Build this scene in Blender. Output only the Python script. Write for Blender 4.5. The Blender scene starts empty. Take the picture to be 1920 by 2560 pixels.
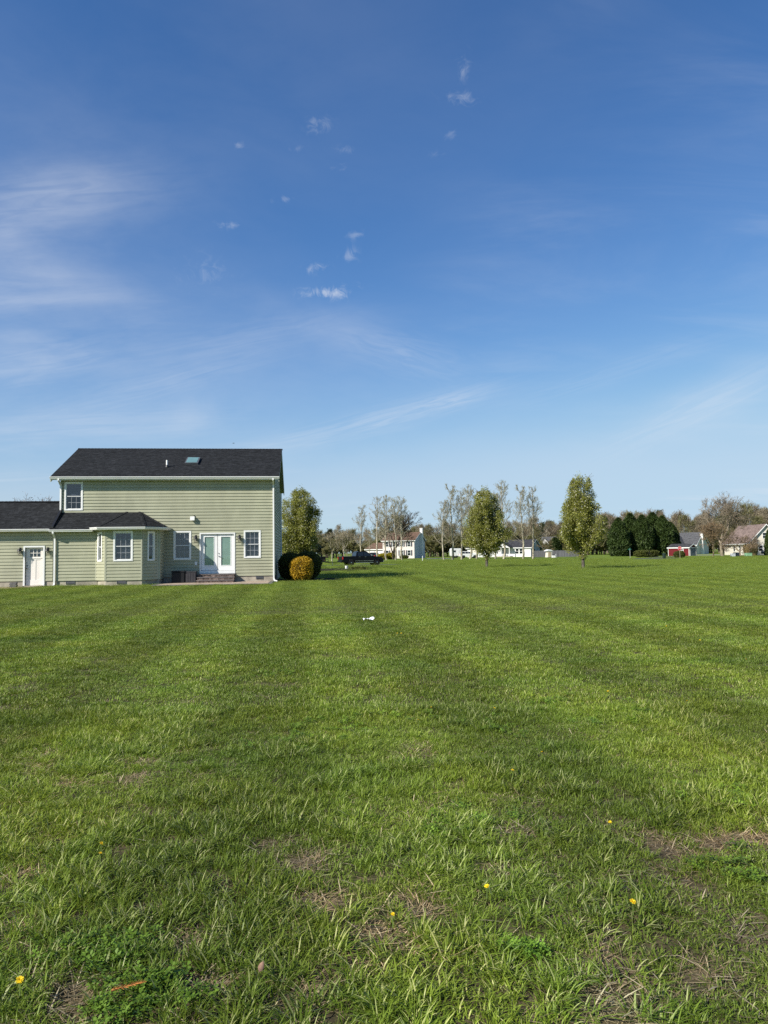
import bpy, math, random
import numpy as np
from mathutils import Vector, Matrix

SC = bpy.context.scene
COL = SC.collection
PI = math.pi
RAD = math.radians

# ------------------------------------------------------------------ camera
CAM_H, PITCH, ROLL = 1.6, math.atan(102 / 1800), -0.0129
cam_data = bpy.data.cameras.new('camera')
cam = bpy.data.objects.new('camera', cam_data)
COL.objects.link(cam)
CAM_R = Matrix.Rotation(PI / 2 + PITCH, 3, 'X') @ Matrix.Rotation(ROLL, 3, 'Z')
cam.matrix_world = Matrix.Translation((0, 0, CAM_H)) @ CAM_R.to_4x4()
cam_data.sensor_fit = 'VERTICAL'
cam_data.sensor_height = 36
cam_data.lens = 36 * 1800 / 2560
cam_data.clip_start, cam_data.clip_end = 0.1, 9000
SC.camera = cam

# ------------------------------------------------------------------ light and exposure
SUN_EL = RAD(35)
SUN_DIR = Vector((-0.8, -0.6, math.tan(SUN_EL))).normalized()      # towards the sun
SUN_AZ = math.atan2(SUN_DIR.x, SUN_DIR.y)
sun_data = bpy.data.lights.new('sun', 'SUN')
sun_data.energy = 5.0
sun_data.angle = RAD(0.53)
sun_data.color = (1.0, 0.945, 0.845)
sun = bpy.data.objects.new('sun', sun_data)
sun.rotation_euler = SUN_DIR.to_track_quat('Z', 'Y').to_euler()
COL.objects.link(sun)
SC.view_settings.view_transform = 'Standard'
SC.view_settings.look = 'None'
SC.view_settings.gamma = 1.0
SC.view_settings.exposure = 0.55
SC.view_settings.use_curve_mapping = False
SC.render.engine = 'CYCLES'
SC.cycles.max_bounces = 6
SC.cycles.diffuse_bounces = 3
SC.cycles.glossy_bounces = 3
SC.cycles.transmission_bounces = 4
SC.cycles.transparent_max_bounces = 8
SC.cycles.caustics_reflective = False
SC.cycles.caustics_refractive = False
SC.cycles.use_denoising = False
SC.cycles.sample_clamp_indirect = 4.0


def pix_ray(u, v):
    """direction of a point given in the photograph's 1920 x 2560 frame"""
    return CAM_R @ Vector(((u - 960) / 1800, -(v - 1280) / 1800, -1))


def ground(u, v, z=0.0):
    d = pix_ray(u, v)
    return Vector((0, 0, CAM_H)) + d * ((z - CAM_H) / d.z)


def at(u, v, Y):
    d = pix_ray(u, v)
    return Vector((0, 0, CAM_H)) + d * (Y / d.y)


def spot(u, Y):
    """ground position in column u at depth Y"""
    p = at(u, 1382, Y)
    return Vector((p.x, Y, 0))


# ------------------------------------------------------------------ node helper
class NT:
    def __init__(s, tree):
        s.t, s.n, s.l = tree, tree.nodes, tree.links

    def node(s, typ, **kw):
        n = s.n.new(typ)
        for k, v in kw.items():
            setattr(n, k, v)
        return n

    def put(s, sock, v):
        if v is None:
            return
        if isinstance(v, bpy.types.NodeSocket):
            s.l.new(v, sock)
        else:
            if isinstance(v, tuple) and len(v) == 3 and sock.type == 'RGBA':
                v = (*v, 1)
            sock.default_value = v

    def math(s, op, a, b=None, c=None, clamp=False):
        n = s.node('ShaderNodeMath', operation=op, use_clamp=clamp)
        for i, v in enumerate((a, b, c)):
            s.put(n.inputs[i], v)
        return n.outputs[0]

    def vmath(s, op, a, b=None, scale=None):
        n = s.node('ShaderNodeVectorMath', operation=op)
        s.put(n.inputs[0], a)
        s.put(n.inputs[1], b)
        if scale is not None:
            s.put(n.inputs['Scale'], scale)
        return n.outputs['Value' if op in ('DOT_PRODUCT', 'LENGTH') else 'Vector']

    def mix(s, fac, a, b, mode='MIX'):
        n = s.node('ShaderNodeMix', data_type='RGBA', blend_type=mode)
        s.put(n.inputs[0], fac)
        s.put(n.inputs[6], a)
        s.put(n.inputs[7], b)
        return n.outputs[2]

    def noise(s, vec, scale, detail=3, rough=0.5, dist=0.0, dim='3D'):
        n = s.node('ShaderNodeTexNoise', noise_dimensions=dim)
        s.put(n.inputs['Vector'], vec)
        s.put(n.inputs['Scale'], scale)
        n.inputs['Detail'].default_value = detail
        n.inputs['Roughness'].default_value = rough
        n.inputs['Distortion'].default_value = dist
        return n.outputs[0]

    def ramp(s, fac, lo, hi, a=0.0, b=1.0, smooth=True):
        n = s.node('ShaderNodeMapRange', interpolation_type='SMOOTHSTEP' if smooth else 'LINEAR')
        s.put(n.inputs[0], fac)
        for i, v in enumerate((lo, hi, a, b)):
            s.put(n.inputs[i + 1], v)
        return n.outputs[0]

    def mapping(s, vec, scale=(1, 1, 1), rot=(0, 0, 0), loc=(0, 0, 0)):
        n = s.node('ShaderNodeMapping')
        s.put(n.inputs['Vector'], vec)
        n.inputs['Scale'].default_value = scale
        n.inputs['Rotation'].default_value = rot
        n.inputs['Location'].default_value = loc
        return n.outputs[0]


# ------------------------------------------------------------------ sky
world = bpy.data.worlds.new('World')
SC.world = world
world.use_nodes = True
world.cycles.sampling_method = 'MANUAL'
world.cycles.sample_map_resolution = 512
wt = world.node_tree
wt.nodes.clear()
W = NT(wt)
sky = W.node('ShaderNodeTexSky', sky_type='NISHITA')
sky.sun_disc = False
sky.sun_elevation = SUN_EL
sky.sun_rotation = SUN_AZ
sky.altitude = 0
sky.air_density = 1.0
sky.dust_density = 0.0
sky.ozone_density = 4.0
gen = W.node('ShaderNodeTexCoord').outputs['Generated']
sep = W.node('ShaderNodeSeparateXYZ')
W.put(sep.inputs[0], gen)
dz = W.math('ADD', W.math('MAXIMUM', sep.outputs[2], 0.0), 0.12)
comb = W.node('ShaderNodeCombineXYZ')
W.put(comb.inputs[0], W.math('DIVIDE', sep.outputs[0], dz))
W.put(comb.inputs[1], W.math('DIVIDE', sep.outputs[1], dz))
plane = comb.outputs[0]
# thin high cirrus veil, drawn out along the wind, all over the sky
veil_mask = W.ramp(W.noise(W.mapping(plane, (0.55, 0.55, 1), (0, 0, 0.5), (3.3, 1.2, 0)), 1.0, 3, 0.5), 0.44, 0.72)
veil_fine = W.ramp(W.noise(W.mapping(plane, (0.8, 2.3, 1), (0, 0, 0.45), (1.7, 4.0, 0)), 1.3, 7, 0.62, 0.6), 0.38, 0.80)
veil = W.math('MULTIPLY', W.math('MULTIPLY', veil_mask, veil_fine), 0.42)
# clouds that stand at their own places in the sky: (column, row, half width, half height, tilt, strength)
WISPS = [(815, 733, 58, 13, 0.06, 0.62), (793, 312, 26, 14, 0.2, 0.24), (1148, 242, 34, 13, -0.25, 0.26), (1157, 175, 13, 26, -0.2, 0.22),
         (595, 363, 13, 7, 0, 0.24), (845, 418, 24, 8, 0.1, 0.22), (705, 498, 28, 7, 0.15, 0.24), (577, 562, 28, 8, 0, 0.26), (740, 372, 20, 7, 0.1, 0.14), (1130, 338, 14, 8, 0.2, 0.16), (1090, 385, 18, 6, 0.1, 0.10),
         (872, 640, 18, 14, 0.5, 0.26), (890, 587, 18, 8, 0.3, 0.22), (785, 670, 26, 12, 0.2, 0.30), (865, 375, 18, 8, 0, 0.15),
         (960, 1045, 190, 20, 0.24, 0.36), (1110, 1006, 72, 16, 0.2, 0.36), (430, 950, 190, 24, 0.32, 0.20), (640, 840, 170, 26, 0.22, 0.15), (1010, 885, 110, 34, -0.28, 0.26), (130, 900, 150, 38, 0.25, 0.24), (1760, 1015, 170, 28, 0.38, 0.26), (1540, 930, 160, 18, 0.22, 0.16), (250, 1060, 200, 26, 0.1, 0.22), (90, 500, 160, 38, 0.3, 0.22), (700, 1110, 200, 16, 0.16, 0.16), (180, 500, 150, 70, 0.22, 0.30), (30, 580, 70, 50, 0.5, 0.26),
         (40, 870, 90, 120, 0.2, 0.26), (820, 810, 150, 50, -0.3, 0.14), (480, 1050, 70, 50, 0.5, 0.22),
         (1790, 1000, 150, 60, 0.45, 0.30), (120, 700, 420, 420, 0.3, 0.14), (450, 1010, 520, 150, 0.15, 0.24), (1350, 1120, 500, 90, 0.05, 0.14), (900, 150, 420, 260, -0.3, 0.07), (130, 330, 150, 90, -0.4, 0.05), (520, 680, 50, 36, 0, 0.14), (230, 720, 120, 70, 0.1, 0.18)]
wn = W.noise(gen, 58, 9, 0.68, 1.1)
wn_big = W.noise(gen, 7.0, 4, 0.55)
edge = W.math('ADD', W.math('MULTIPLY', W.math('SUBTRACT', wn, 0.52), 4.2), W.math('MULTIPLY', W.math('SUBTRACT', wn_big, 0.5), 1.2))
haze_tex = W.math('MULTIPLY', W.math('SUBTRACT', W.noise(W.mapping(gen, (1, 1, 2.4), (0.3, 0.5, 0.2)), 5.0, 6, 0.58, 0.25), 0.48), 2.2)
total = veil
for (u, v, hw, hh, tilt, st) in WISPS:
    d0 = pix_ray(u, v).normalized()
    right = Vector((d0.y, -d0.x, 0)).normalized()
    up = right.cross(d0)
    a = (right * math.cos(tilt) + up * math.sin(tilt)) * (1800 / hw)
    b = (up * math.cos(tilt) - right * math.sin(tilt)) * (1800 / hh)
    off = W.vmath('SUBTRACT', gen, tuple(d0))
    da = W.vmath('DOT_PRODUCT', off, tuple(a))
    db = W.vmath('DOT_PRODUCT', off, tuple(b))
    r2 = W.math('ADD', W.math('MULTIPLY', da, da), W.math('MULTIPLY', db, db))
    soft = W.math('EXPONENT', W.math('MULTIPLY', r2, -0.55))
    if hw > 60 and hh > 40:
        m = W.math('MULTIPLY', W.math('MULTIPLY', soft, 0.6), W.ramp(W.math('ADD', soft, haze_tex), -0.2, 1.5))
    elif hw >= 70:
        cb = W.node('ShaderNodeCombineXYZ')
        W.put(cb.inputs[0], W.math('MULTIPLY_ADD', da, 0.9, u * 0.37))
        W.put(cb.inputs[1], W.math('MULTIPLY', db, 1.7))
        fib = W.noise(cb.outputs[0], 1.2, 6, 0.56, 0.7, '2D')
        m = W.math('MULTIPLY', W.math('MULTIPLY', soft, 0.8), W.ramp(fib, 0.12, 0.88))
    else:
        m = W.math('MULTIPLY', soft, W.math('MULTIPLY', W.ramp(W.math('ADD', W.math('MULTIPLY', soft, 0.9), edge), 0.25, 1.45), 0.85))
    total = W.math('MULTIPLY_ADD', m, st, total)
total = W.math('MINIMUM', total, 0.8)
cloud_col = W.mix(1.0, (1.0, 1.0, 1.0, 1), (5.3, 5.6, 6.1, 1), 'MULTIPLY')
# grade of the clear sky: deeper blue overhead, no burnt-out horizon
K = 0.1464
p3 = W.node('ShaderNodeSeparateColor')
W.put(p3.inputs[0], sky.outputs[0])
chan = []
for i, (gain, gam, top) in enumerate(((1.26, 1.43, 0.50), (0.95, 1.14, 0.69), (1.01, 1.0, 0.86))):
    x = W.math('MULTIPLY', W.math('POWER', W.math('MULTIPLY', p3.outputs[i], K), gam), gain)
    y = W.math('POWER', W.math('ADD', W.math('POWER', W.math('DIVIDE', x, top), 5.0), 1.0), 0.2)
    chan.append(W.math('DIVIDE', W.math('DIVIDE', x, y), K))
cc = W.node('ShaderNodeCombineColor')
for i in range(3):
    W.put(cc.inputs[i], chan[i])
skyc = W.mix(total, cc.outputs[0], cloud_col)
bg = W.node('ShaderNodeBackground')
W.put(bg.inputs['Color'], skyc)
bg.inputs['Strength'].default_value = 0.10
wo = W.node('ShaderNodeOutputWorld')
W.l.new(bg.outputs[0], wo.inputs[0])


# ------------------------------------------------------------------ mesh helpers
def np_mesh(name, V, F, tint=None, smooth=False, mats=None, mi=None):
    """V (n,3); F a list of index tuples or an (m,k) array"""
    me = bpy.data.meshes.new(name)
    V = np.asarray(V, np.float32)
    me.vertices.add(len(V))
    me.vertices.foreach_set('co', V.ravel())
    if isinstance(F, np.ndarray):
        k = F.shape[1]
        loops = F.ravel().astype(np.int32)
        starts = np.arange(0, len(loops), k, dtype=np.int32)
    else:
        loops = np.array([i for f in F for i in f], np.int32)
        lens = np.array([len(f) for f in F], np.int32)
        starts = np.concatenate(([0], np.cumsum(lens)[:-1])).astype(np.int32)
    me.loops.add(len(loops))
    me.loops.foreach_set('vertex_index', loops)
    me.polygons.add(len(starts))
    me.polygons.foreach_set('loop_start', starts)
    if mi is not None:
        me.polygons.foreach_set('material_index', np.asarray(mi, np.int32))
    me.polygons.foreach_set('use_smooth', np.full(len(starts), bool(smooth)))
    if tint is not None:
        a = me.attributes.new('tint', 'FLOAT', 'FACE')
        a.data.foreach_set('value', np.asarray(tint, np.float32))
    me.update(calc_edges=True)
    me.validate()
    for m in (mats or ()):
        me.materials.append(m)
    return me


def link(name, me, parent=None, m=None, loc=None, rot=None, scale=None):
    o = bpy.data.objects.new(name, me)
    COL.objects.link(o)
    if m is not None and me is not None and not len(me.materials):
        me.materials.append(m)
    if parent is not None:
        o.parent = parent
    if loc is not None:
        o.location = loc
    if rot is not None:
        o.rotation_euler = rot
    if scale is not None:
        o.scale = scale if hasattr(scale, '__len__') else (scale,) * 3
    return o


def tag(o, label=None, cat=None, group=None, kind=None):
    if label:
        o['label'] = label
    if cat:
        o['category'] = cat
    if group:
        o['group'] = group
    if kind:
        o['kind'] = kind
    return o


def empty(name, loc=(0, 0, 0), rz=0.0, parent=None):
    o = bpy.data.objects.new(name, None)
    o.empty_display_size = 0.2
    COL.objects.link(o)
    o.location = loc
    o.rotation_euler = (0, 0, rz)
    if parent is not None:
        o.parent = parent
    return o


def copy_tree(o, parent=None):
    c = o.copy()
    COL.objects.link(c)
    c.parent = parent
    for ch in list(o.children):
        copy_tree(ch, c)
    return c


class MB:
    """collects shapes; build() links them as one mesh object"""
    def __init__(s):
        s.v, s.f, s.t = [], [], []

    def add(s, vs, fs, t=0.5):
        o = len(s.v)
        s.v += [tuple(p) for p in vs]
        s.f += [tuple(i + o for i in f) for f in fs]
        s.t += [t] * len(fs)
        return s

    def box(s, x0, y0, z0, x1, y1, z1, t=0.5):
        vs = [(x0, y0, z0), (x1, y0, z0), (x1, y1, z0), (x0, y1, z0), (x0, y0, z1), (x1, y0, z1), (x1, y1, z1), (x0, y1, z1)]
        return s.add(vs, [(0, 3, 2, 1), (4, 5, 6, 7), (0, 1, 5, 4), (1, 2, 6, 5), (2, 3, 7, 6), (3, 0, 4, 7)], t)

    def cbox(s, x0, y0, z0, x1, y1, z1, b, t=0.5):
        """box with a chamfer of b round its top edge and upright edges"""
        def ring(d, z):
            return [(x0 + d, y0, z), (x1 - d, y0, z), (x1, y0 + d, z), (x1, y1 - d, z), (x1 - d, y1, z), (x0 + d, y1, z), (x0, y1 - d, z), (x0, y0 + d, z)]
        def inner(z):
            return [(x0 + b * 1.4, y0 + b, z), (x1 - b * 1.4, y0 + b, z), (x1 - b, y0 + b * 1.4, z), (x1 - b, y1 - b * 1.4, z),
                    (x1 - b * 1.4, y1 - b, z), (x0 + b * 1.4, y1 - b, z), (x0 + b, y1 - b * 1.4, z), (x0 + b, y0 + b * 1.4, z)]
        vs = ring(b, z0) + ring(b, z1 - b) + inner(z1)
        fs = [tuple(range(7, -1, -1)), tuple(range(16, 24))]
        for k in (0, 8):
            fs += [(k + i, k + (i + 1) % 8, k + 8 + (i + 1) % 8, k + 8 + i) for i in range(8)]
        return s.add(vs, fs, t)

    def hull2(s, ptsA, ptsB, t=0.5):
        """prism between two equal outlines"""
        n = len(ptsA)
        fs = [tuple(range(n - 1, -1, -1)), tuple(range(n, 2 * n))] + [(i, (i + 1) % n, n + (i + 1) % n, n + i) for i in range(n)]
        return s.add(list(ptsA) + list(ptsB), fs, t)

    def slab(s, pts, thick, t=0.5):
        """polygon given by its top corners (counter-clockwise from above), thickness downwards along its normal"""
        P = [Vector(p) for p in pts]
        n = (P[1] - P[0]).cross(P[2] - P[0]).normalized()
        return s.hull2([p - n * thick for p in P], P, t)

    def tube(s, p0, p1, r0, r1=None, n=8, t=0.5, caps=True):
        p0, p1 = Vector(p0), Vector(p1)
        r1 = r0 if r1 is None else r1
        d = (p1 - p0).normalized()
        a = d.orthogonal().normalized()
        b = d.cross(a)
        vs = []
        for p, r in ((p0, r0), (p1, r1)):
            vs += [p + (a * math.cos(2 * PI * k / n) + b * math.sin(2 * PI * k / n)) * r for k in range(n)]
        fs = [(k, (k + 1) % n, n + (k + 1) % n, n + k) for k in range(n)]
        if caps:
            fs += [tuple(range(n - 1, -1, -1)), tuple(range(n, 2 * n))]
        return s.add(vs, fs, t)

    def path(s, pts, r, n=8, t=0.5):
        for a, b in zip(pts, pts[1:]):
            s.tube(a, b, r, r, n, t)
        return s

    def bar(s, pts, w, d, t=0.5):
        """square-section pipe through points lying in a plane of constant x"""
        for a, b in zip(pts, pts[1:]):
            a, b = Vector(a), Vector(b)
            e = (b - a).normalized()
            ux = Vector((1, 0, 0)) if abs(e.x) < 0.9 else Vector((0, 1, 0))
            uy = e.cross(ux).normalized()
            ux = uy.cross(e)
            A = [a + ux * sx * w / 2 + uy * sy * d / 2 for sx, sy in ((-1, -1), (1, -1), (1, 1), (-1, 1))]
            B = [p + (b - a) for p in A]
            s.hull2(A, B, t)
        return s

    def lathe(s, prof, n=16, c=(0, 0, 0), axis='Z', t=0.5):
        vs, fs = [], []
        for r, z in prof:
            for k in range(n):
                a = 2 * PI * k / n
                p = (r * math.cos(a), r * math.sin(a), z)
                if axis == 'Y':
                    p = (p[0], p[2], p[1])
                elif axis == 'X':
                    p = (p[2], p[0], p[1])
                vs.append((p[0] + c[0], p[1] + c[1], p[2] + c[2]))
        for j in range(len(prof) - 1):
            fs += [(j * n + k, j * n + (k + 1) % n, (j + 1) * n + (k + 1) % n, (j + 1) * n + k) for k in range(n)]
        fs += [tuple(range(n - 1, -1, -1)), tuple(range((len(prof) - 1) * n, len(prof) * n))]
        return s.add(vs, fs, t)

    def mesh(s, name, m=None, smooth=False):
        return np_mesh(name, np.array(s.v, np.float32), s.f, s.t, smooth, [m] if m else None)

    def build(s, name, m, parent=None, smooth=False):
        return link(name, s.mesh(name, m, smooth), parent)


def vnoise(x, y, scale, seed=0):
    """smooth value noise in 0..1 over numpy arrays"""
    x = np.asarray(x, float) * scale + seed * 17.31
    y = np.asarray(y, float) * scale + seed * 9.77
    xi, yi = np.floor(x).astype(np.int64), np.floor(y).astype(np.int64)
    fx, fy = x - xi, y - yi
    fx, fy = fx * fx * (3 - 2 * fx), fy * fy * (3 - 2 * fy)
    def h(a, b):
        n = (a * 374761393 + b * 668265263 + seed * 69069) & 0x7fffffff
        n = ((n ^ (n >> 13)) * 1274126177) & 0x7fffffff
        return ((n ^ (n >> 16)) & 0xffff) / 65535.0
    return (h(xi, yi) * (1 - fx) + h(xi + 1, yi) * fx) * (1 - fy) + (h(xi, yi + 1) * (1 - fx) + h(xi + 1, yi + 1) * fx) * fy


# ------------------------------------------------------------------ materials
MATS = {}


def mat(name, col, rough=0.7, var=0.15, scale=3.0, spec=0.3, bump=0.0, bscale=60, metal=0.0, tint=0.0, col2=None, stretch=(1, 1, 1)):
    """plain procedural surface: colour wanders by noise, optional fine relief, optional per-face tint"""
    if name in MATS:
        return MATS[name]
    m = bpy.data.materials.new(name)
    m.use_nodes = True
    m.node_tree.nodes.clear()
    N = NT(m.node_tree)
    pos = N.node('ShaderNodeTexCoord').outputs['Object']
    v = N.mapping(pos, stretch)
    n = N.noise(v, scale, 5, 0.6)
    c2 = col2 or tuple(max(0, c * (1 - 2.2 * var)) for c in col)
    hi = tuple(min(1, c * (1 + 0.6 * var)) for c in col)
    c = N.mix(N.ramp(n, 0.3, 0.72), c2, hi)
    if tint:
        t = N.node('ShaderNodeAttribute', attribute_name='tint').outputs['Fac']
        c = N.mix(1.0, c, N.ramp(t, 0, 1, 1 - tint, 1 + tint, False), 'MULTIPLY')
    b = N.node('ShaderNodeBsdfPrincipled')
    N.put(b.inputs['Base Color'], c)
    b.inputs['Roughness'].default_value = rough
    b.inputs['Specular IOR Level'].default_value = spec
    b.inputs['Metallic'].default_value = metal
    if bump:
        bn = N.node('ShaderNodeBump')
        bn.inputs['Strength'].default_value = bump
        bn.inputs['Distance'].default_value = 0.01
        N.put(bn.inputs['Height'], N.noise(v, bscale, 4, 0.6))
        N.l.new(bn.outputs[0], b.inputs['Normal'])
    o = N.node('ShaderNodeOutputMaterial')
    N.l.new(b.outputs[0], o.inputs[0])
    MATS[name] = m
    return m


def leaf_mat(name, a, b, pale=None, pale_at=0.9, trans=0.3, world_var=0.25, wscale=0.6, rough=0.55, spec=0.25):
    """foliage: colour runs from a to b by the per-face tint, a few pale faces, light passes through a little"""
    if name in MATS:
        return MATS[name]
    m = bpy.data.materials.new(name)
    m.use_nodes = True
    m.node_tree.nodes.clear()
    N = NT(m.node_tree)
    t = N.node('ShaderNodeAttribute', attribute_name='tint').outputs['Fac']
    c = N.mix(N.ramp(t, 0.0, min(pale_at, 1.0), 0, 1, False), a, b)
    if pale:
        c = N.mix(N.ramp(t, pale_at, pale_at + 0.02), c, pale)
    pos = N.node('ShaderNodeNewGeometry').outputs['Position']
    wv = N.ramp(N.noise(pos, wscale, 3, 0.6), 0.3, 0.7, 1 - world_var, 1 + world_var, False)
    c = N.mix(1.0, c, wv, 'MULTIPLY')
    p = N.node('ShaderNodeBsdfPrincipled')
    N.put(p.inputs['Base Color'], c)
    p.inputs['Roughness'].default_value = rough
    p.inputs['Specular IOR Level'].default_value = spec
    tr = N.node('ShaderNodeBsdfTranslucent')
    N.put(tr.inputs[0], N.mix(1.0, c, (1.15, 1.1, 0.6), 'MULTIPLY'))
    mx = N.node('ShaderNodeMixShader')
    mx.inputs[0].default_value = trans
    N.l.new(p.outputs[0], mx.inputs[1])
    N.l.new(tr.outputs[0], mx.inputs[2])
    o = N.node('ShaderNodeOutputMaterial')
    N.l.new(mx.outputs[0], o.inputs[0])
    MATS[name] = m
    return m


def glass_mat(name, tint, refl=0.12, rough=0.02):
    if name in MATS:
        return MATS[name]
    m = bpy.data.materials.new(name)
    m.use_nodes = True
    m.node_tree.nodes.clear()
    N = NT(m.node_tree)
    tr = N.node('ShaderNodeBsdfTransparent')
    N.put(tr.inputs[0], tint)
    gl = N.node('ShaderNodeBsdfGlossy')
    gl.inputs['Roughness'].default_value = rough
    fr = N.node('ShaderNodeLayerWeight')
    fr.inputs[0].default_value = 0.5
    schlick = N.math('MULTIPLY_ADD', N.math('POWER', fr.outputs['Facing'], 5.0), 0.94, 0.05 + refl)
    bn = N.node('ShaderNodeBump')
    bn.inputs['Strength'].default_value = 0.015
    bn.inputs['Distance'].default_value = 0.02
    N.put(bn.inputs['Height'], N.noise(N.node('ShaderNodeTexCoord').outputs['Object'], 2.2, 2))
    N.l.new(bn.outputs[0], gl.inputs['Normal'])
    mx = N.node('ShaderNodeMixShader')
    N.put(mx.inputs[0], N.math('MINIMUM', schlick, 1.0))
    N.l.new(tr.outputs[0], mx.inputs[1])
    N.l.new(gl.outputs[0], mx.inputs[2])
    o = N.node('ShaderNodeOutputMaterial')
    N.l.new(mx.outputs[0], o.inputs[0])
    MATS[name] = m
    return m


SIDING = mat('sage_vinyl', (0.392, 0.392, 0.278), 0.55, 0.07, 0.8, 0.3, stretch=(1.0, 1, 0.5))
TRIM_SAGE = mat('sage_trim', (0.40, 0.405, 0.305), 0.5, 0.04, 1.5)
WHITE = mat('white_trim', (0.80, 0.80, 0.78), 0.4, 0.03, 2.0, 0.4)
CREAM_DOOR = mat('warm_white_paint', (0.80, 0.75, 0.69), 0.45, 0.03, 2.0)
CONCRETE = mat('foundation_concrete', (0.40, 0.36, 0.29), 0.9, 0.16, 2.2, 0.2, 0.4, 40)
SHINGLE = mat('charcoal_shingle', (0.026, 0.0275, 0.030), 0.9, 0.18, 6, 0.15, 0.6, 140, tint=0.25)
ROOF_FLAT = mat('roof_underlay', (0.02, 0.02, 0.022), 0.9, 0.1)
BLACK = mat('black_metal', (0.012, 0.012, 0.013), 0.45, 0.1, 5, 0.5)
MUNTIN = mat('grille_bar', (0.42, 0.43, 0.45), 0.5, 0.03, 2)
VENT_GREY = mat('vent_grey', (0.10, 0.105, 0.115), 0.5, 0.1, 5)
PLASTIC_BLACK = mat('black_resin', (0.010, 0.010, 0.012), 0.5, 0.1, 4)
PLASTIC_GREY = mat('charcoal_resin', (0.045, 0.043, 0.048), 0.6, 0.1, 4)
CURTAIN = mat('pale_curtain', (0.62, 0.60, 0.60), 0.9, 0.06, 4)
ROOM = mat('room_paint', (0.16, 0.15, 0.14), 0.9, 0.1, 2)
GLASS = glass_mat('window_glass', (0.54, 0.57, 0.61), 0.03)
GLASS_GREEN = glass_mat('door_glass', (0.96, 0.99, 0.975), 0.0)
GLASS_DARK = glass_mat('dark_glass', (0.12, 0.13, 0.14), 0.10)
BRASS = mat('dark_bronze', (0.03, 0.025, 0.02), 0.4, 0.1, 8, 0.5, metal=0.6)
STEEL = mat('brushed_steel', (0.55, 0.55, 0.56), 0.35, 0.05, 8, 0.5, metal=0.9)
PAVER = mat('tan_paver', (0.42, 0.33, 0.25), 0.9, 0.18, 4, 0.2, 0.4, 50, tint=0.2)
PAVER_GREY = mat('grey_border_paver', (0.17, 0.165, 0.16), 0.9, 0.15, 4, 0.2, 0.4, 50, tint=0.2)
BLOCK = mat('rough_wall_stone', (0.20, 0.150, 0.128), 0.95, 0.3, 9, 0.2, 0.9, 30, tint=0.35)
TREAD = mat('grey_tread_stone', (0.17, 0.15, 0.145), 0.9, 0.2, 6, 0.2, 0.5, 40)

# ------------------------------------------------------------------ ground and lawn
HO = Vector((-6.41, 42.1, 0))                                   # right rear corner of the house
HTH = RAD(6.25)
HEX = Vector((math.cos(HTH), math.sin(HTH), 0))
HEY = Vector((-math.sin(HTH), math.cos(HTH), 0))


def hw(x, y, z=0.0):
    """house coordinates to world"""
    return HO + HEX * x + HEY * y + Vector((0, 0, z))


# bare and straw-coloured places in the near lawn: (x, y, radius)
BARE = []
for (u, v, r) in ((385, 1905, 0.12), (755, 2155, 0.14), (690, 2120, 0.10), (1310, 2085, 0.16), (1262, 2170, 0.14), (1500, 2400, 0.11), (1520, 2460, 0.16),
                  (1570, 2540, 0.17), (790, 2470, 0.17), (880, 2400, 0.13), (1040, 2370, 0.12), (480, 2360, 0.12), (520, 2470, 0.15), (190, 2500, 0.16),
                  (60, 2440, 0.10), (1690, 2190, 0.09), (1740, 2215, 0.08), (1050, 2265, 0.12), (20, 2330, 0.12), (50, 2190, 0.14), (1800, 2430, 0.10), (170, 1960, 0.15),
                  (330, 1950, 0.16), (560, 2210, 0.10), (1480, 2500, 0.10), (720, 2535, 0.12), (1680, 2460, 0.10), (930, 2330, 0.11), (1900, 2350, 0.12)):
    p = ground(u, v)
    BARE.append((p.x, p.y, r))
CLOVER = []
for (u, v, r) in ((250, 2400, 0.13), (190, 2375, 0.10), (340, 2520, 0.14), (400, 2490, 0.10), (330, 2380, 0.08), (900, 1800, 0.5), (1500, 1780, 0.6), (1850, 2190, 0.2),
                  (1820, 2000, 0.25), (780, 1850, 0.4), (1140, 2060, 0.25), (620, 1690, 0.5), (1300, 2390, 0.05), (1240, 1820, 0.3)):
    p = ground(u, v)
    CLOVER.append((p.x, p.y, r))


def bare_field(x, y):
    f = np.zeros_like(x)
    wob = 0.75 + 0.6 * vnoise(x, y, 9.0, 5)
    for bx, by, r in BARE:
        d = np.hypot((x - bx), (y - by)) / (r * 0.92)
        f = np.maximum(f, np.clip(1.55 - d * wob * 1.25, 0, 1))
    extra = np.clip((vnoise(x, y, 1.7, 8) * 0.6 + vnoise(x, y, 5.0, 9) * 0.4 - 0.71) * 6, 0, 1) * np.clip((9 - y) / 5, 0, 1)
    return np.maximum(f, extra)


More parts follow.
